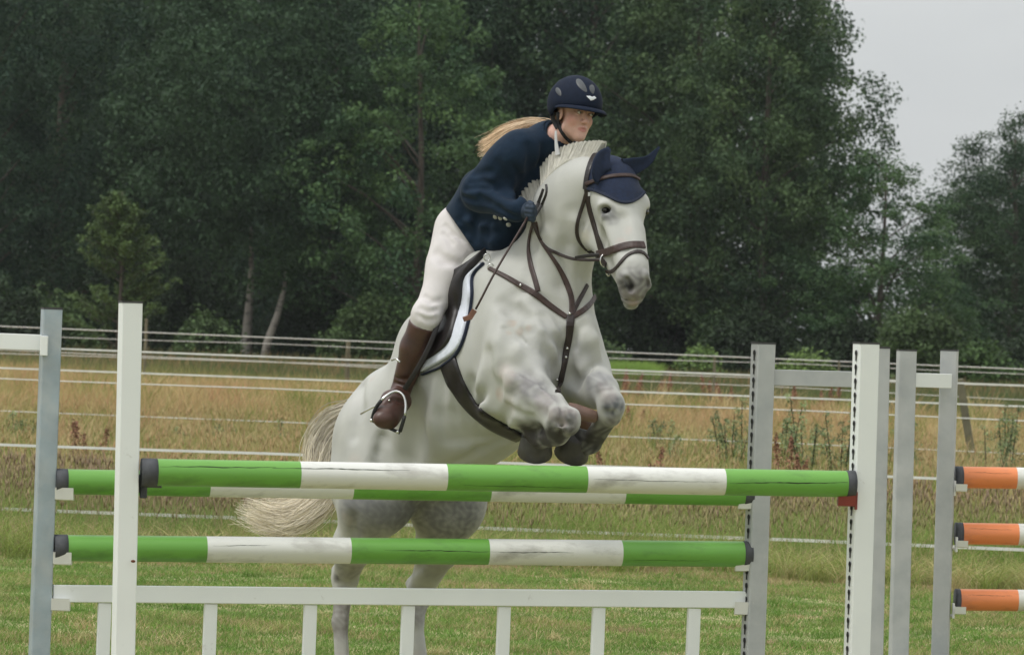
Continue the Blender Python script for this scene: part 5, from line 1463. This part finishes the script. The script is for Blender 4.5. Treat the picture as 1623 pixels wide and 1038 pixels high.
pel = A(P(758, 360, 26.64)); wst = A(P(790, 314, 26.48)); che = A(P(834, 262, 26.32)); nb_ = A(P(868, 224, 26.24))
shR = A(P(824, 236, 26.14)); shL = A(P(893, 246, 26.34))
elR = A(P(762, 304, 26.20)); wrR = A(P(822, 333, 26.05)); haR = A(P(840, 336, 26.00))
elL = A(P(862, 320, 26.48)); wrL = A(P(893, 330, 26.30)); haL = A(P(900, 335, 26.26))
TD = (nb_ - pel) / np.linalg.norm(nb_ - pel); TN = np.cross(TD, MR); TN /= np.linalg.norm(TN)

def torso(s, g=0.0):
    s.ell(pel, (TD, MR, TN), (.13, .155, .115), .05, grow=g)
    s.cone(pel, wst, .115, .105, .06, TN, .85, grow=g)
    s.cone(wst, che, .105, .125, .06, TN, .85, grow=g)
    s.ell(che, (TD, MR, TN), (.13, .15, .10), .05, grow=g)
    s.cone(che, nb_, .10, .055, .05, grow=g)
    s.cone(nb_, shR, .055, .060, .04, grow=g); s.cone(nb_, shL, .055, .058, .04, grow=g)
def arms(s, g=0.0):
    for (a, b, c) in ((shR, elR, wrR), (shL, elL, wrL)):
        s.cone(a, b, .056, .040, .035, grow=g); s.cone(b, c, .042, .028, .03, grow=g)
def legs(s, g=0.0, upto=1.0):
    for (a, b) in ((hipR, kneeR), (hipL, kneeL)):
        m = a + (b - a) * .5
        s.cone(a, m, .112, .084, .05, grow=g); s.cone(m, b, .084, .050, .04, grow=g)
def calves(s, g=0.0):
    for (k, a, t) in ((kneeR, ankR, toeR), (kneeL, ankL, toeL)):
        m = k + (a - k) * .38
        s.cone(k, m, .060, .058, .03, grow=g); s.cone(m, a, .058, .038, .03, grow=g)
        hl = a + (a - k) / np.linalg.norm(a - k) * .04
        s.cone(hl, a + (t - a) * .55, .034, .034, .03, grow=g); s.cone(a + (t - a) * .5, t, .036, .030, .03, MR, 1.15, grow=g)
def hand(s, wr, ha, g=0.0, side=1):
    d = (ha - wr) / np.linalg.norm(ha - wr); up = A((0, -.2, 1.0)); up -= d * (up @ d); up /= np.linalg.norm(up); lt = np.cross(d, up)
    if lt[1] > 0: lt = -lt
    s.ell(ha, (d, up, lt), (.040, .036, .018), .012, grow=g)
    for k, (L1, r) in enumerate(((.030, .0095), (.033, .0098), (.031, .0095), (.026, .0085))):
        o = up * (.027 - .018 * k)
        k1 = ha + d * .032 + o + lt * .008; k2 = k1 + d * .014 + lt * L1 * .75; k3 = k2 - d * L1 + lt * .004
        s.cone(k1, k2, r, r * .95, .005, grow=g); s.cone(k2, k3, r * .95, r * .85, .005, grow=g)
    t1 = ha - d * .018 + up * .026; t2 = ha + d * .018 + up * .042 + lt * .020
    s.cone(t1, t2, .012, .010, .008, grow=g); s.cone(t2, t2 + d * .022 + lt * .006, .010, .0085, .006, grow=g)

bd = SDF(xs, ys, zs)
torso(bd, -.014); arms(bd, -.018); legs(bd, -.034); calves(bd, -.018); hand(bd, wrR, haR); hand(bd, wrL, haL)
# neck
bd.cone(nb_, F3(-.030, -.075), .050, .048, .03)
bd.cone(nb_ + TD * .01, F3(0, -.09), .044, .042, .03)
# skull and face
bd.ell(F3(-.022, .045), (FD, FL, FU), (.094, .074, .088), .02)
bd.ell(F3(.030, -.025), (FD, FL, FU), (.056, .058, .082), .025)
bd.cone(F3(.030, -.070, -.038), F3(.070, -.100, -.006), .022, .018, .03)
bd.cone(F3(.030, -.070, .038), F3(.070, -.100, .006), .022, .018, .03)
bd.ell(F3(.076, -.102), (FD, FL, FU), (.020, .020, .016), .018)
bd.ell(F3(.062, -.070), (FD, FL, FU), (.030, .034, .028), .02)
for sg in (-1, 1):
    bd.ell(F3(.058, -.032, sg * .034), (FD, FL, FU), (.026, .022, .022), .025)       # cheek bones
    bd.ell(F3(.092, .006, sg * .031), (FD, FL, FU), (.016, .019, .011), .010, op='sub')
    bd.ell(F3(.076, .005, sg * .031), (FD, FL, FU), (.013, .016, .011), .006)
    bd.cone(F3(.090, .0105, sg * .020), F3(.084, .010, sg * .045), .004, .0035, .004)
    bd.cone(F3(.088, -.004, sg * .020), F3(.083, -.004, sg * .043), .0025, .0025, .004)
    bd.cone(F3(.084, .018, sg * .016), F3(.078, .020, sg * .044), .008, .006, .012)
    bd.ell(F3(.004, -.020, sg * .074), (FD, FL, FU), (.018, .008, .028), .008)
bd.cone(F3(.086, .004), F3(.106, -.030), .0075, .0095, .012)
bd.ell(F3(.106, -.034), (FD, FL, FU), (.011, .011, .009), .008)
for sg in (-1, 1):
    bd.ell(F3(.098, -.036, sg * .010), (FD, FL, FU), (.009, .007, .007), .006)
    bd.ell(F3(.103, -.043, sg * .006), (FD, FL, FU), (.005, .003, .004), .004, op='sub')
bd.cone(F3(.086, -.061, -.017), F3(.095, -.059, 0), .004, .005, .006)
bd.cone(F3(.086, -.061, .017), F3(.095, -.059, 0), .004, .005, .006)
bd.cone(F3(.084, -.074, -.014), F3(.091, -.075, 0), .005, .006, .006)
bd.cone(F3(.084, -.074, .014), F3(.091, -.075, 0), .005, .006, .006)
bd.cone(F3(.098, -.067, -.019), F3(.100, -.067, .019), .0035, .0035, .004, op='sub')
VB, QB = bd.mesh(1)
def fixq(V, Q):
    n_ = np.cross(V[Q[:, 1]] - V[Q[:, 0]], V[Q[:, 3]] - V[Q[:, 0]])
    return Q[:, ::-1].copy() if (n_ * (V[Q[:, 0]] - V.mean(0))).sum() < 0 else Q
QB = fixq(VB, QB)
SK = (.60, .37, .30)
cb = paint_cols(VB, SK, [
    (F3(.095, -.060), (.020), (.36, .12, .11), .0),
    (F3(.062, -.035, -.045), .034, (.55, .22, .17), .55), (F3(.062, -.035, .045), .034, (.55, .22, .17), .55),
    (F3(.112, -.035), .016, (.56, .25, .20), .5)])
lr = VB - F3(.092, -.068); ld, ll, lu = lr @ FD, lr @ FL, lr @ FU
lip = np.clip(1.3 - np.sqrt((ll / .020) ** 2 + (lu / .010) ** 2 + (ld / .025) ** 2), 0, .3)[:, None] / .3
cb = cb * (1 - .75 * lip) + A((.46, .17, .15)) * .75 * lip
for sg in (-1, 1):
    br = VB - F3(.088, .020, sg * .031); w = np.clip(1.4 - np.sqrt(((br @ FL) / .020) ** 2 + ((br @ FU) / .0045) ** 2 + ((br @ FD) / .03) ** 2), 0, .4)[:, None] / .4
    cb = cb * (1 - .8 * w) + A((.16, .09, .055)) * .8 * w
    br = VB - F3(.090, .004, sg * .031); w = np.clip(1.3 - np.sqrt(((br @ FL) / .017) ** 2 + ((br @ FU) / .009) ** 2 + ((br @ FD) / .03) ** 2), 0, .3)[:, None] / .3  # shade of the eye sockets, painted into the skin colour
    cb = cb * (1 - .75 * w) + A((.16, .075, .06)) * .75 * w
m_skin = mat('rider_skin', rough=.5, attr=True, noise=(60, .06), spec=.35)
m_skin.node_tree.nodes['Principled BSDF'].inputs['Subsurface Weight'].default_value = .12
m_skin.node_tree.nodes['Principled BSDF'].inputs['Subsurface Radius'].default_value = (.02, .008, .005)
rider = empty('person', P(745, 400, 26.5), 'rider in navy jacket and white breeches leaning forward over the horse\'s neck', 'person')
add('body', VB, QB, m_skin, rider, True, cb)
m_ew = mat('eye_white', (.55, .52, .49), rough=.2); m_iris = mat('eye_iris', (.06, .07, .07), rough=.1)
for sg in (-1, 1):
    mb = MB(); mb.ball(F3(.0785, .004, sg * .031), (.0125, .0125, .0115), 14, 9, (FL, FD, FU)); e_ = mb.build('eye', m_ew, rider, True)
    mb = MB(); mb.ball(F3(.0785, .004, sg * .031) + (FD * .92 + FL * .38) * .0088, (.0058, .0058, .0058), 12, 7, (FL, FD, FU)); mb.build('iris', m_iris, e_, True)
    mb = MB(); mb.tube([F3(.089, .0085 - .0035 * abs(t) ** 2, sg * .031 + t * .015) for t in (-1, -.5, 0, .5, 1)], [.001, .0022, .0026, .0022, .001], 6); mb.build('eyelash', m_iris, rider, True)

# ---- clothes
m_jkt = mat('navy_wool_jacket', (.010, .022, .042), rough=.88, noise=(14, .22), bump=(26, .35, .012), sheen=.05, spec=.15)
m_brc = mat('white_breeches', (.60, .57, .56), rough=.8, noise=(10, .05), bump=(22, .25, .008), spec=.2)
m_bt = mat('brown_boot_leather', (.060, .026, .018), rough=.42, noise=(18, .45), bump=(30, .25, .006), spec=.5)
m_hlm = mat('navy_velvet_helmet', (.006, .011, .026), rough=.8, noise=(60, .2), spec=.2)
m_blk = mat('black_webbing', (.012, .012, .014), rough=.75)
m_glv = mat('navy_glove', (.016, .030, .055), rough=.7, noise=(60, .3), bump=(120, .4, .003))
m_wht = mat('white_shirt', (.55, .55, .55), rough=.8)

jk = SDF(grid(-.42, .52, .0068), grid(25.9, 27.0, .008), grid(1.75, 2.66, .0068))
torso(jk, .020); arms(jk, .020)
jk.cone(pel - TD * .02, pel - TD * .09 - MR * .0, .135, .135, .06, TN, .95)
jk.ell(A(P(764, 352, 26.56)), (TD, MR, TN), (.15, .150, .135), .05)
jk.cone(A(P(760, 300, 26.45)), A(P(752, 346, 26.52)), .085, .105, .08)
jk.cone(A(P(765, 372, 26.48)), A(P(785, 372, 26.42)), .095, .07, .06)
jk.ell(elR + A((.01, 0, 0)), (TD, MR, TN), (.062, .056, .062), .07)
jk.cone(elR, elR + (wrR - elR) * .85, .062, .050, .05)
jk.cone(shR * .8 + elR * .2, elR, .070, .066, .06)
jk.cone(wst * .7 + che * .3, shR * .6 + elR * .4, .09, .06, .10)
jk.cone(A(P(800, 360, 26.42)), A(P(845, 300, 26.30)), .085, .095, .08)
jk.cone(nb_ - TD * .02, nb_ + (F3(-.03, -.08) - nb_) * .35, .078, .066, .03)
jk.cone(nb_ + TD * .055, nb_ + TD * .20, .056, .060, .010, op='sub')
# cut the skirt hem: everything below the hem line, over the thigh
def sub_half(s, p, n_, k=.01):
    X = s.xs[:, None, None]; Y = s.ys[None, :, None]; Z = s.zs[None, None, :]
    d = ((X - p[0]) * n_[0] + (Y - p[1]) * n_[1] + (Z - p[2]) * n_[2]).astype(np.float32)
    s.F = np.maximum(s.F, d)
hem = A(P(733, 370, 26.5)); hv = A(P(757, 404, 26.5)) - A(P(711, 337, 26.5)); hnn = np.cross(hv, A((0, 1, 0))); hnn /= np.linalg.norm(hnn)
if hnn[0] > 0: hnn = -hnn
sub_half(jk, hem, hnn)
# sleeve and back creases
def jcr(pts, r=.009, k=.018, d=.008):
    q = [jk.hit(*p_) for p_ in pts]; q = [p_ + camdir(p_) * (r - d) for p_ in q]
    for a_, b_ in zip(q[:-1], q[1:]): jk.cone(a_, b_, r, r, k, op='sub')
jcr([(738, 300), (752, 297), (775, 299)]); jcr([(744, 289), (765, 287), (790, 296)]); jcr([(733, 312), (750, 318), (775, 322)])
jcr([(790, 300), (812, 312), (835, 318)], .010, .03, .006); jcr([(788, 262), (800, 285), (805, 305)], .012, .05, .006)
jcr([(838, 232), (842, 260), (838, 290)], .010, .04, .006); jcr([(735, 335), (755, 345), (785, 352)], .012, .03, .008)
jcr([(760, 312), (790, 330), (820, 345)], .008, .02, .006); jcr([(728, 350), (745, 372), (768, 388)], .008, .03, .006); jcr([(775, 355), (772, 380)], .007, .02, .005); jcr([(812, 262), (826, 282), (830, 305)], .009, .03, .006); jcr([(860, 232), (856, 262), (862, 285)], .009, .02, .006); jcr([(740, 365), (765, 372), (790, 368)], .008, .04, .004)
jcr([(752, 276), (778, 272)], .008, .03, .003); jcr([(728, 322), (735, 340)], .008, .03, .003); jcr([(755, 350), (750, 385)], .006, .03, .003)
VJ, QJ = jk.mesh(2); QJ = fixq(VJ, QJ)
add('jacket', VJ, QJ, m_jkt, rider, True)
jtree = BVHTree.FromPolygons([tuple(v) for v in VJ], [tuple(int(i) for i in f) for f in QJ])

br = SDF(grid(-.48, .45, .0075), grid(25.9, 27.1, .010), grid(1.45, 2.25, .0075))
br.ell(pel, (TD, MR, TN), (.135, .155, .125), .05); br.ell(A(P(739, 366, 26.62)), (TD, MR, TN), (.11, .11, .115), .05)
legs(br, .008)
br.ell(kneeR, (TD, MR, TN), (.056, .054, .062), .04)
br.cone(kneeR, kneeR + (ankR - kneeR) * .12, .058, .056, .03)
br.cone(A(P(726, 366, 26.62)), A(P(708, 415, 26.52)), .105, .085, .05)
def bcr(pts, r=.008, k=.018, d=.004):
    q = [br.hit(*p_) for p_ in pts]; q = [p_ + camdir(p_) * (r - d) for p_ in q]
    for a_, b_ in zip(q[:-1], q[1:]): br.cone(a_, b_, r, r, k, op='sub')
bcr([(665, 488), (680, 494), (694, 490)]); bcr([(662, 500), (676, 508), (692, 506)]); bcr([(705, 358), (716, 370), (735, 380)]); bcr([(702, 370), (716, 386)]); bcr([(745, 405), (728, 425)]); bcr([(690, 400), (705, 412), (728, 418)], .01, .04, .005); bcr([(672, 470), (684, 478), (698, 476)])
VR, QR = br.mesh(2); QR = fixq(VR, QR)
add('breeches', VR, QR, m_brc, rider, True)

for side, (k_, a_, t_) in enumerate(((kneeR, ankR, toeR), (kneeL, ankL, toeL))):
    lo = np.minimum(np.minimum(k_, a_), t_) - .12; hi = np.maximum(np.maximum(k_, a_), t_) + .12
    bt = SDF(grid(lo[0], hi[0], .0065), grid(lo[1], hi[1], .0085), grid(lo[2], hi[2], .0065))
    ax = (a_ - k_) / np.linalg.norm(a_ - k_)
    m = k_ + (a_ - k_) * .45; k0 = k_ + ax * .012
    bt.cone(k0, m, .068, .064, .03); bt.cone(m, a_, .066, .046, .03)
    hl = a_ + ax * .045
    bt.cone(hl, a_ + (t_ - a_) * .5, .042, .050, .03); bt.cone(a_ + (t_ - a_) * .45, t_, .054, .046, .03, MR, 1.5)
    bt.cone(hl - ax * .01, hl + ax * .012, .038, .036, .01)
    if side == 0:
        for q_ in ([(626, 598), (640, 602), (656, 600)], [(624, 606), (640, 611)], [(612, 640), (625, 633), (640, 638)]):
            w_ = [bt.hit(*p_) for p_ in q_]; w_ = [p_ + camdir(p_) * .001 for p_ in w_]
            for a2, b2 in zip(w_[:-1], w_[1:]): bt.cone(a2, b2, .008, .008, .014, op='sub')
    sub_half(bt, k0 + ax * .030, -ax)
    V_, Q_ = bt.mesh(2); Q_ = fixq(V_, Q_)
    boot = add('riding_boot', V_, Q_, m_bt, rider, True)
    if side == 0: btree = BVHTree.FromPolygons([tuple(v) for v in V_], [tuple(int(i) for i in f) for f in Q_])

for (w_, h__) in ((wrR, haR), (wrL, haL)):
    lo = np.minimum(w_, h__) - .10; hi = np.maximum(w_, h__) + .10
    gl = SDF(grid(lo[0], hi[0], .0038), grid(lo[1], hi[1], .0048), grid(lo[2], hi[2], .0038))
    hand(gl, w_, h__, .0022); gl.cone(w_ - (h__ - w_) * .1, h__, .031, .026, .015)
    V_, Q_ = gl.mesh(1); add('glove', V_, fixq(V_, Q_), m_glv, rider, True)

# shirt collar and stock
cl = SDF(grid(.0, .40, .005), grid(26.0, 26.45, .007), grid(2.35, 2.62, .005))
cax = F3(-.02, -.08) - nb_; cax /= np.linalg.norm(cax)
cl.cone(nb_ + cax * .000, nb_ + cax * .062, .070, .049, .015)
cl.cone(nb_ + cax * .065 + FD * .02, nb_ + cax * .16 + FD * .03, .046, .056, .008, op='sub')
V_, Q_ = cl.mesh(1); add('shirt_collar', V_, fixq(V_, Q_), m_wht, rider, True)
strap('stock_tie', [(881, 208, 26.11), (881, 224, 26.10), (884, 246, 26.09)], [.010, .014, .022], m_wht, rider, .006)
# jacket collar band
mb = MB()
u1 = np.cross(cax, FD); u1 /= np.linalg.norm(u1); u2 = np.cross(cax, u1)
ring = []
for a in np.linspace(-2.35, 2.35, 22):
    ring.append(nb_ + cax * (.030 - .016 * math.cos(a)) + (-u2 * -math.cos(a + math.pi) + u1 * math.sin(a + math.pi)) * .072)
strap_mesh(mb, np.array(ring), np.array([(r_ - nb_) / np.linalg.norm(r_ - nb_) for r_ in ring]), .040, .008)
mb.build('jacket_collar', m_jkt, rider, True)
# cuff buttons
m_btn = mat('pewter_button', (.50, .50, .47), rough=.4, metal=.6)
for (x_, y_) in ((785, 344), (793, 345.5), (801, 346.5), (806, 356)):
    h_, n_ = cast(x_, y_, jtree)
    if h_ is not None:
        mb = MB(); n_ = A(n_); n_ = n_ if n_ @ camdir(h_) > 0 else -n_; o = np.cross(n_, A((0, 0, 1))); o /= np.linalg.norm(o)
        mb.ball(A(h_) + n_ * .002, (.0115, .0115, .005), 12, 6, (o, np.cross(n_, o), n_)); mb.build('button', m_btn, rider, True)

# ---- helmet
helmet_c = F3(-.012, .034); HRX = (.138, .116, .128)      # along face, lateral, up
V = []; F = []; NA, NE = 48, 14
def hell(a, e, k=1.0):
    return helmet_c + (FD * HRX[0] * math.cos(a) * math.sin(e) + FL * HRX[1] * math.sin(a) * math.sin(e) + FU * HRX[2] * math.cos(e)) * k
def e_end(a):
    f_ = math.cos(a)
    return math.radians(103 - 9 * max(f_, 0) + 26 * max(-f_, 0) ** .7 + 12 * math.exp(-((abs(a) - 1.75) / .35) ** 2))
for i in range(NE + 1):
    for k in range(NA):
        a = 2 * math.pi * k / NA - math.pi; V.append(hell(a, e_end(a) * i / NE, 1.0 - (.03 if i == NE else 0)))
for i in range(NE, -1, -1):
    for k in range(NA):
        a = 2 * math.pi * k / NA - math.pi; V.append(hell(a, e_end(a) * i / NE, .90))
for i in range(2 * NE + 1):
    for k in range(NA):
        j = (k + 1) % NA; F.append((i * NA + k, (i + 1) * NA + k, (i + 1) * NA + j, i * NA + j))
helm = add('helmet', V, F, m_hlm, rider, True)
htree = BVHTree.FromPolygons([tuple(v) for v in V], F)
V = []; F = []; n = 24
for i in range(n):
    a = math.radians(-78 + 156 * i / (n - 1)); w_ = math.cos(a * .98) ** .55 if abs(a) < 1.55 else 0
    b = hell(a, e_end(a) - .07, 1.0); out = (FD * math.cos(a * .75) + FL * math.sin(a * .75)); o2 = b + out * (.034 * w_) - FU * (.012 * w_ + .002)
    mid_ = b + out * .019 * w_ - FU * .001
    V += [b, mid_, o2, o2 - FU * .005, mid_ - FU * .007, b - FU * .008]
for i in range(n - 1):
    for k in range(6): F.append((i * 6 + k, (i + 1) * 6 + k, (i + 1) * 6 + (k + 1) % 6, i * 6 + (k + 1) % 6))
add('visor', V, F, m_hlm, helm, True)
m_vent = mat('grey_vent_mesh', (.055, .06, .065), rough=.5, noise=(200, .3)); m_logo = mat('silver_badge', (.68, .70, .74), rough=.3, spec=.6)
def decal(name, outline, mat_, off=.002):
    pts_ = []
    cx_ = np.mean([p[0] for p in outline]); cy_ = np.mean([p[1] for p in outline])
    rings = []
    for f_ in (0.0, .35, .7, 1.0):
        rings.append([(cx_ + (x - cx_) * f_, cy_ + (y - cy_) * f_) for x, y in outline] if f_ else [(cx_, cy_)])
    V = []; F = []
    for r_i, r_ in enumerate(rings):
        for (x, y) in r_:
            h_, n_ = cast(x, y, htree)
            if h_ is None: h_, n_ = P(x, y, 26.1), Vector(camdir(P(x, y, 26.1)))
            n_ = A(n_); n_ = n_ if n_ @ camdir(h_) > 0 else -n_
            V.append(A(h_) + n_ * (off if r_i < 3 else off - .0015))
    m = len(outline)
    for k in range(m): F.append((0, 1 + k, 1 + (k + 1) % m))
    for r_ in range(2):
        for k in range(m): F.append((1 + r_ * m + k, 1 + (r_ + 1) * m + k, 1 + (r_ + 1) * m + (k + 1) % m, 1 + r_ * m + (k + 1) % m))
    return add(name, V, F, mat_, helm, True)
def oval(cx, cy, a, b, rot, p=1.0):
    r_ = math.radians(rot); o = []
    for t in np.linspace(0, 2 * math.pi, 17)[:-1]:
        x = a * math.copysign(abs(math.cos(t)) ** p, math.cos(t)); y = b * math.sin(t) * (1 - .25 * math.cos(t))
        o.append((cx + x * math.cos(r_) - y * math.sin(r_), cy + x * math.sin(r_) + y * math.cos(r_)))
    return o
decal('vent', oval(922, 136, 13, 5, 52), m_vent); decal('vent', oval(938.5, 142, 7.5, 4, 78), m_vent); decal('vent', oval(885.5, 146, 7.5, 3.6, 62), m_vent)
decal('badge', [(929, 152.5), (935, 152.5), (938, 154), (942, 153), (945, 156), (940, 159), (936, 160), (933.5, 157)], m_logo, .003)
strap('helmet_rim', [(884, 181), (896, 173), (912, 170), (930, 173), (946, 178)], .010, m_navy_d, helm, .004, .004, tree=htree)
# harness
ftree = BVHTree.FromPolygons([tuple(v) for v in VB], [tuple(int(i) for i in f) for f in QB])
strap('harness_strap', [(884, 178), (885, 192), (889, 205), (897, 218), (908, 228), (918, 231), (928, 227)], [.032, .028, .020, .016, .015, .014], m_blk, rider, .005, .004, tree=ftree)
strap('harness_strap', [(879, 178, 26.17), (879, 190, 26.18), (884, 204, 26.16)], [.040, .034, .02], m_blk, rider, .008)
# ponytail
gp = [[(886, 198, 26.22), (862, 197, 26.30), (838, 197, 26.33), (805, 204, 26.36), (780, 217, 26.38), (762, 224, 26.40)],
      [(886, 200, 26.22), (862, 200, 26.28), (832, 202, 26.30), (800, 214, 26.32), (778, 232, 26.34), (761, 240, 26.36)],
      [(886, 202, 26.2), (860, 203, 26.26), (828, 208, 26.24), (800, 224, 26.24), (782, 240, 26.26), (765, 252, 26.28)],
      [(886, 197, 26.24), (860, 195, 26.32), (835, 196, 26.36), (800, 208, 26.40), (782, 222, 26.42), (766, 232, 26.42)]]
G = np.array([catmull([P(*q) for q in g], 18) for g in gp]); N_ = 2200
w_ = rng.dirichlet([.6] * 4, N_); path = np.einsum('ng,gkd->nkd', w_, G); tt = np.linspace(0, 1, 18)[None, :, None]
path += rng.normal(size=(N_, 1, 3)) * (.004 + .010 * tt) + np.cumsum(rng.normal(size=(N_, 18, 3)) * .0012, axis=1)
ln = rng.uniform(.7, 1.0, N_); idx = np.clip(ln[:, None] * np.linspace(0, 17, 18)[None], 0, 16.999); i0 = idx.astype(int); fr = (idx - i0)[..., None]
path = path[np.arange(N_)[:, None], i0] * (1 - fr) + path[np.arange(N_)[:, None], i0 + 1] * fr
hc = np.where(rng.random(N_)[:, None] < .4, A((.46, .31, .19)), A((.80, .63, .44))) * rng.uniform(.75, 1.15, (N_, 1))
V, F, C = strands(path, rng.uniform(.0015, .003, N_), hc)
tl = np.repeat(np.tile(np.linspace(0, 1, 18), N_), 2)[:, None]; C = C * (.75 + .45 * tl)
add('hair', V, F, m_hair, rider, False, C)
mb = MB()
mb.ball(F3(-.060, -.035, -.03), (.045, .05, .035), 12, 8); mb.build('hair_at_nape', mat('auburn_hair', (.16, .075, .04), rough=.6, noise=(60, .4)), rider, True)

# ---- stirrup
st = empty('stirrup', P(610, 670, 26.35), 'silver and black stirrup iron round the rider\'s brown boot', 'stirrup')
m_srub = mat('black_rubber', (.02, .02, .02), rough=.7)
Ys = 26.36
arch = [P(590, 664, Ys - .03), P(594, 650, Ys - .05), P(603, 636, Ys - .07), P(614, 626, Ys - .06), P(627, 620, Ys - .04), P(638, 625, Ys - .05), P(643, 640, Ys - .06), P(641, 660, Ys - .07), P(634, 684, Ys - .06)]
mb = MB(); a_ = catmull(arch, 28); mb.tube(a_[7:23], .0065, 8); mb.build('iron', m_steel, st, True)
mb = MB(); mb.tube(a_[:8], .0085, 8); mb.tube(a_[22:], .0085, 8); mb.build('safety_band', m_srub, st, True)
mb = MB(); p1, p2 = A(P(589, 666, Ys - .03)), A(P(634, 686, Ys - .06)); d_ = (p2 - p1); L_ = np.linalg.norm(d_); d_ /= L_
n_ = np.cross(d_, A((0, 1, 0))); n_ /= np.linalg.norm(n_)
mb.box((p1 + p2) / 2 + A((0, .03, 0)), (d_, A((0, 1, 0)), n_), (L_ / 2, .035, .007), .002); mb.build('tread', m_srub, st)
mb = MB()
for p in (p1, p2 - d_ * .012): mb.ball(p + A((0, -.012, 0)), .0085, 10, 6)
mb.build('rivet', m_steel, st, True)
strap('stirrup_leather', [(641, 617, 26.36), (657, 592, 26.33), (674, 562, 26.32), (688, 530, 26.32), (698, 500, 26.36)], .022, m_lblk, st, .005)
sp = MB(); sp.tube([P(572, 656, 26.5), P(582, 650, 26.46), P(598, 642, 26.4), P(618, 634, 26.32)], .0045, 6); sp.tube([P(621, 571, 26.40), P(628, 568, 26.36), P(634, 574, 26.34)], .005, 6)
spur = sp.build('spur', m_steel, None, True); tag(spur, 'small silver spur strapped on the rider\'s brown boot', 'spur')

# ---- riding crop
crop = empty('riding_crop', P(790, 430, 25.9), 'thin brown riding crop hanging from the rider\'s gloved hand', 'riding crop')
mb = MB(); pts = [P(836, 345, 25.96), P(820, 372, 25.92), P(800, 405, 25.88), P(780, 440, 25.84), P(762, 475, 25.83), P(754, 490, 25.84)]
mb.tube(catmull(pts, 14), np.linspace(.0055, .0048, 14), 8); mb.build('shaft', m_lthr, crop, True)
mb = MB(); mb.box(A(P(748, 498, 25.83)), ((A(c_r) * .55 + A(c_u) * .85), A(c_f), (A(c_r) * .85 - A(c_u) * .55)), (.022, .005, .012), .002)
mb.box(A(P(741, 504, 25.83)), (A(c_r) * .95 + A(c_u) * .3, A(c_f), A(c_r) * -.3 + A(c_u) * .95), (.020, .006, .011), .003)
mb.build('keeper', mat('tan_keeper_leather', (.17, .075, .045), rough=.55, noise=(30, .3)), crop)
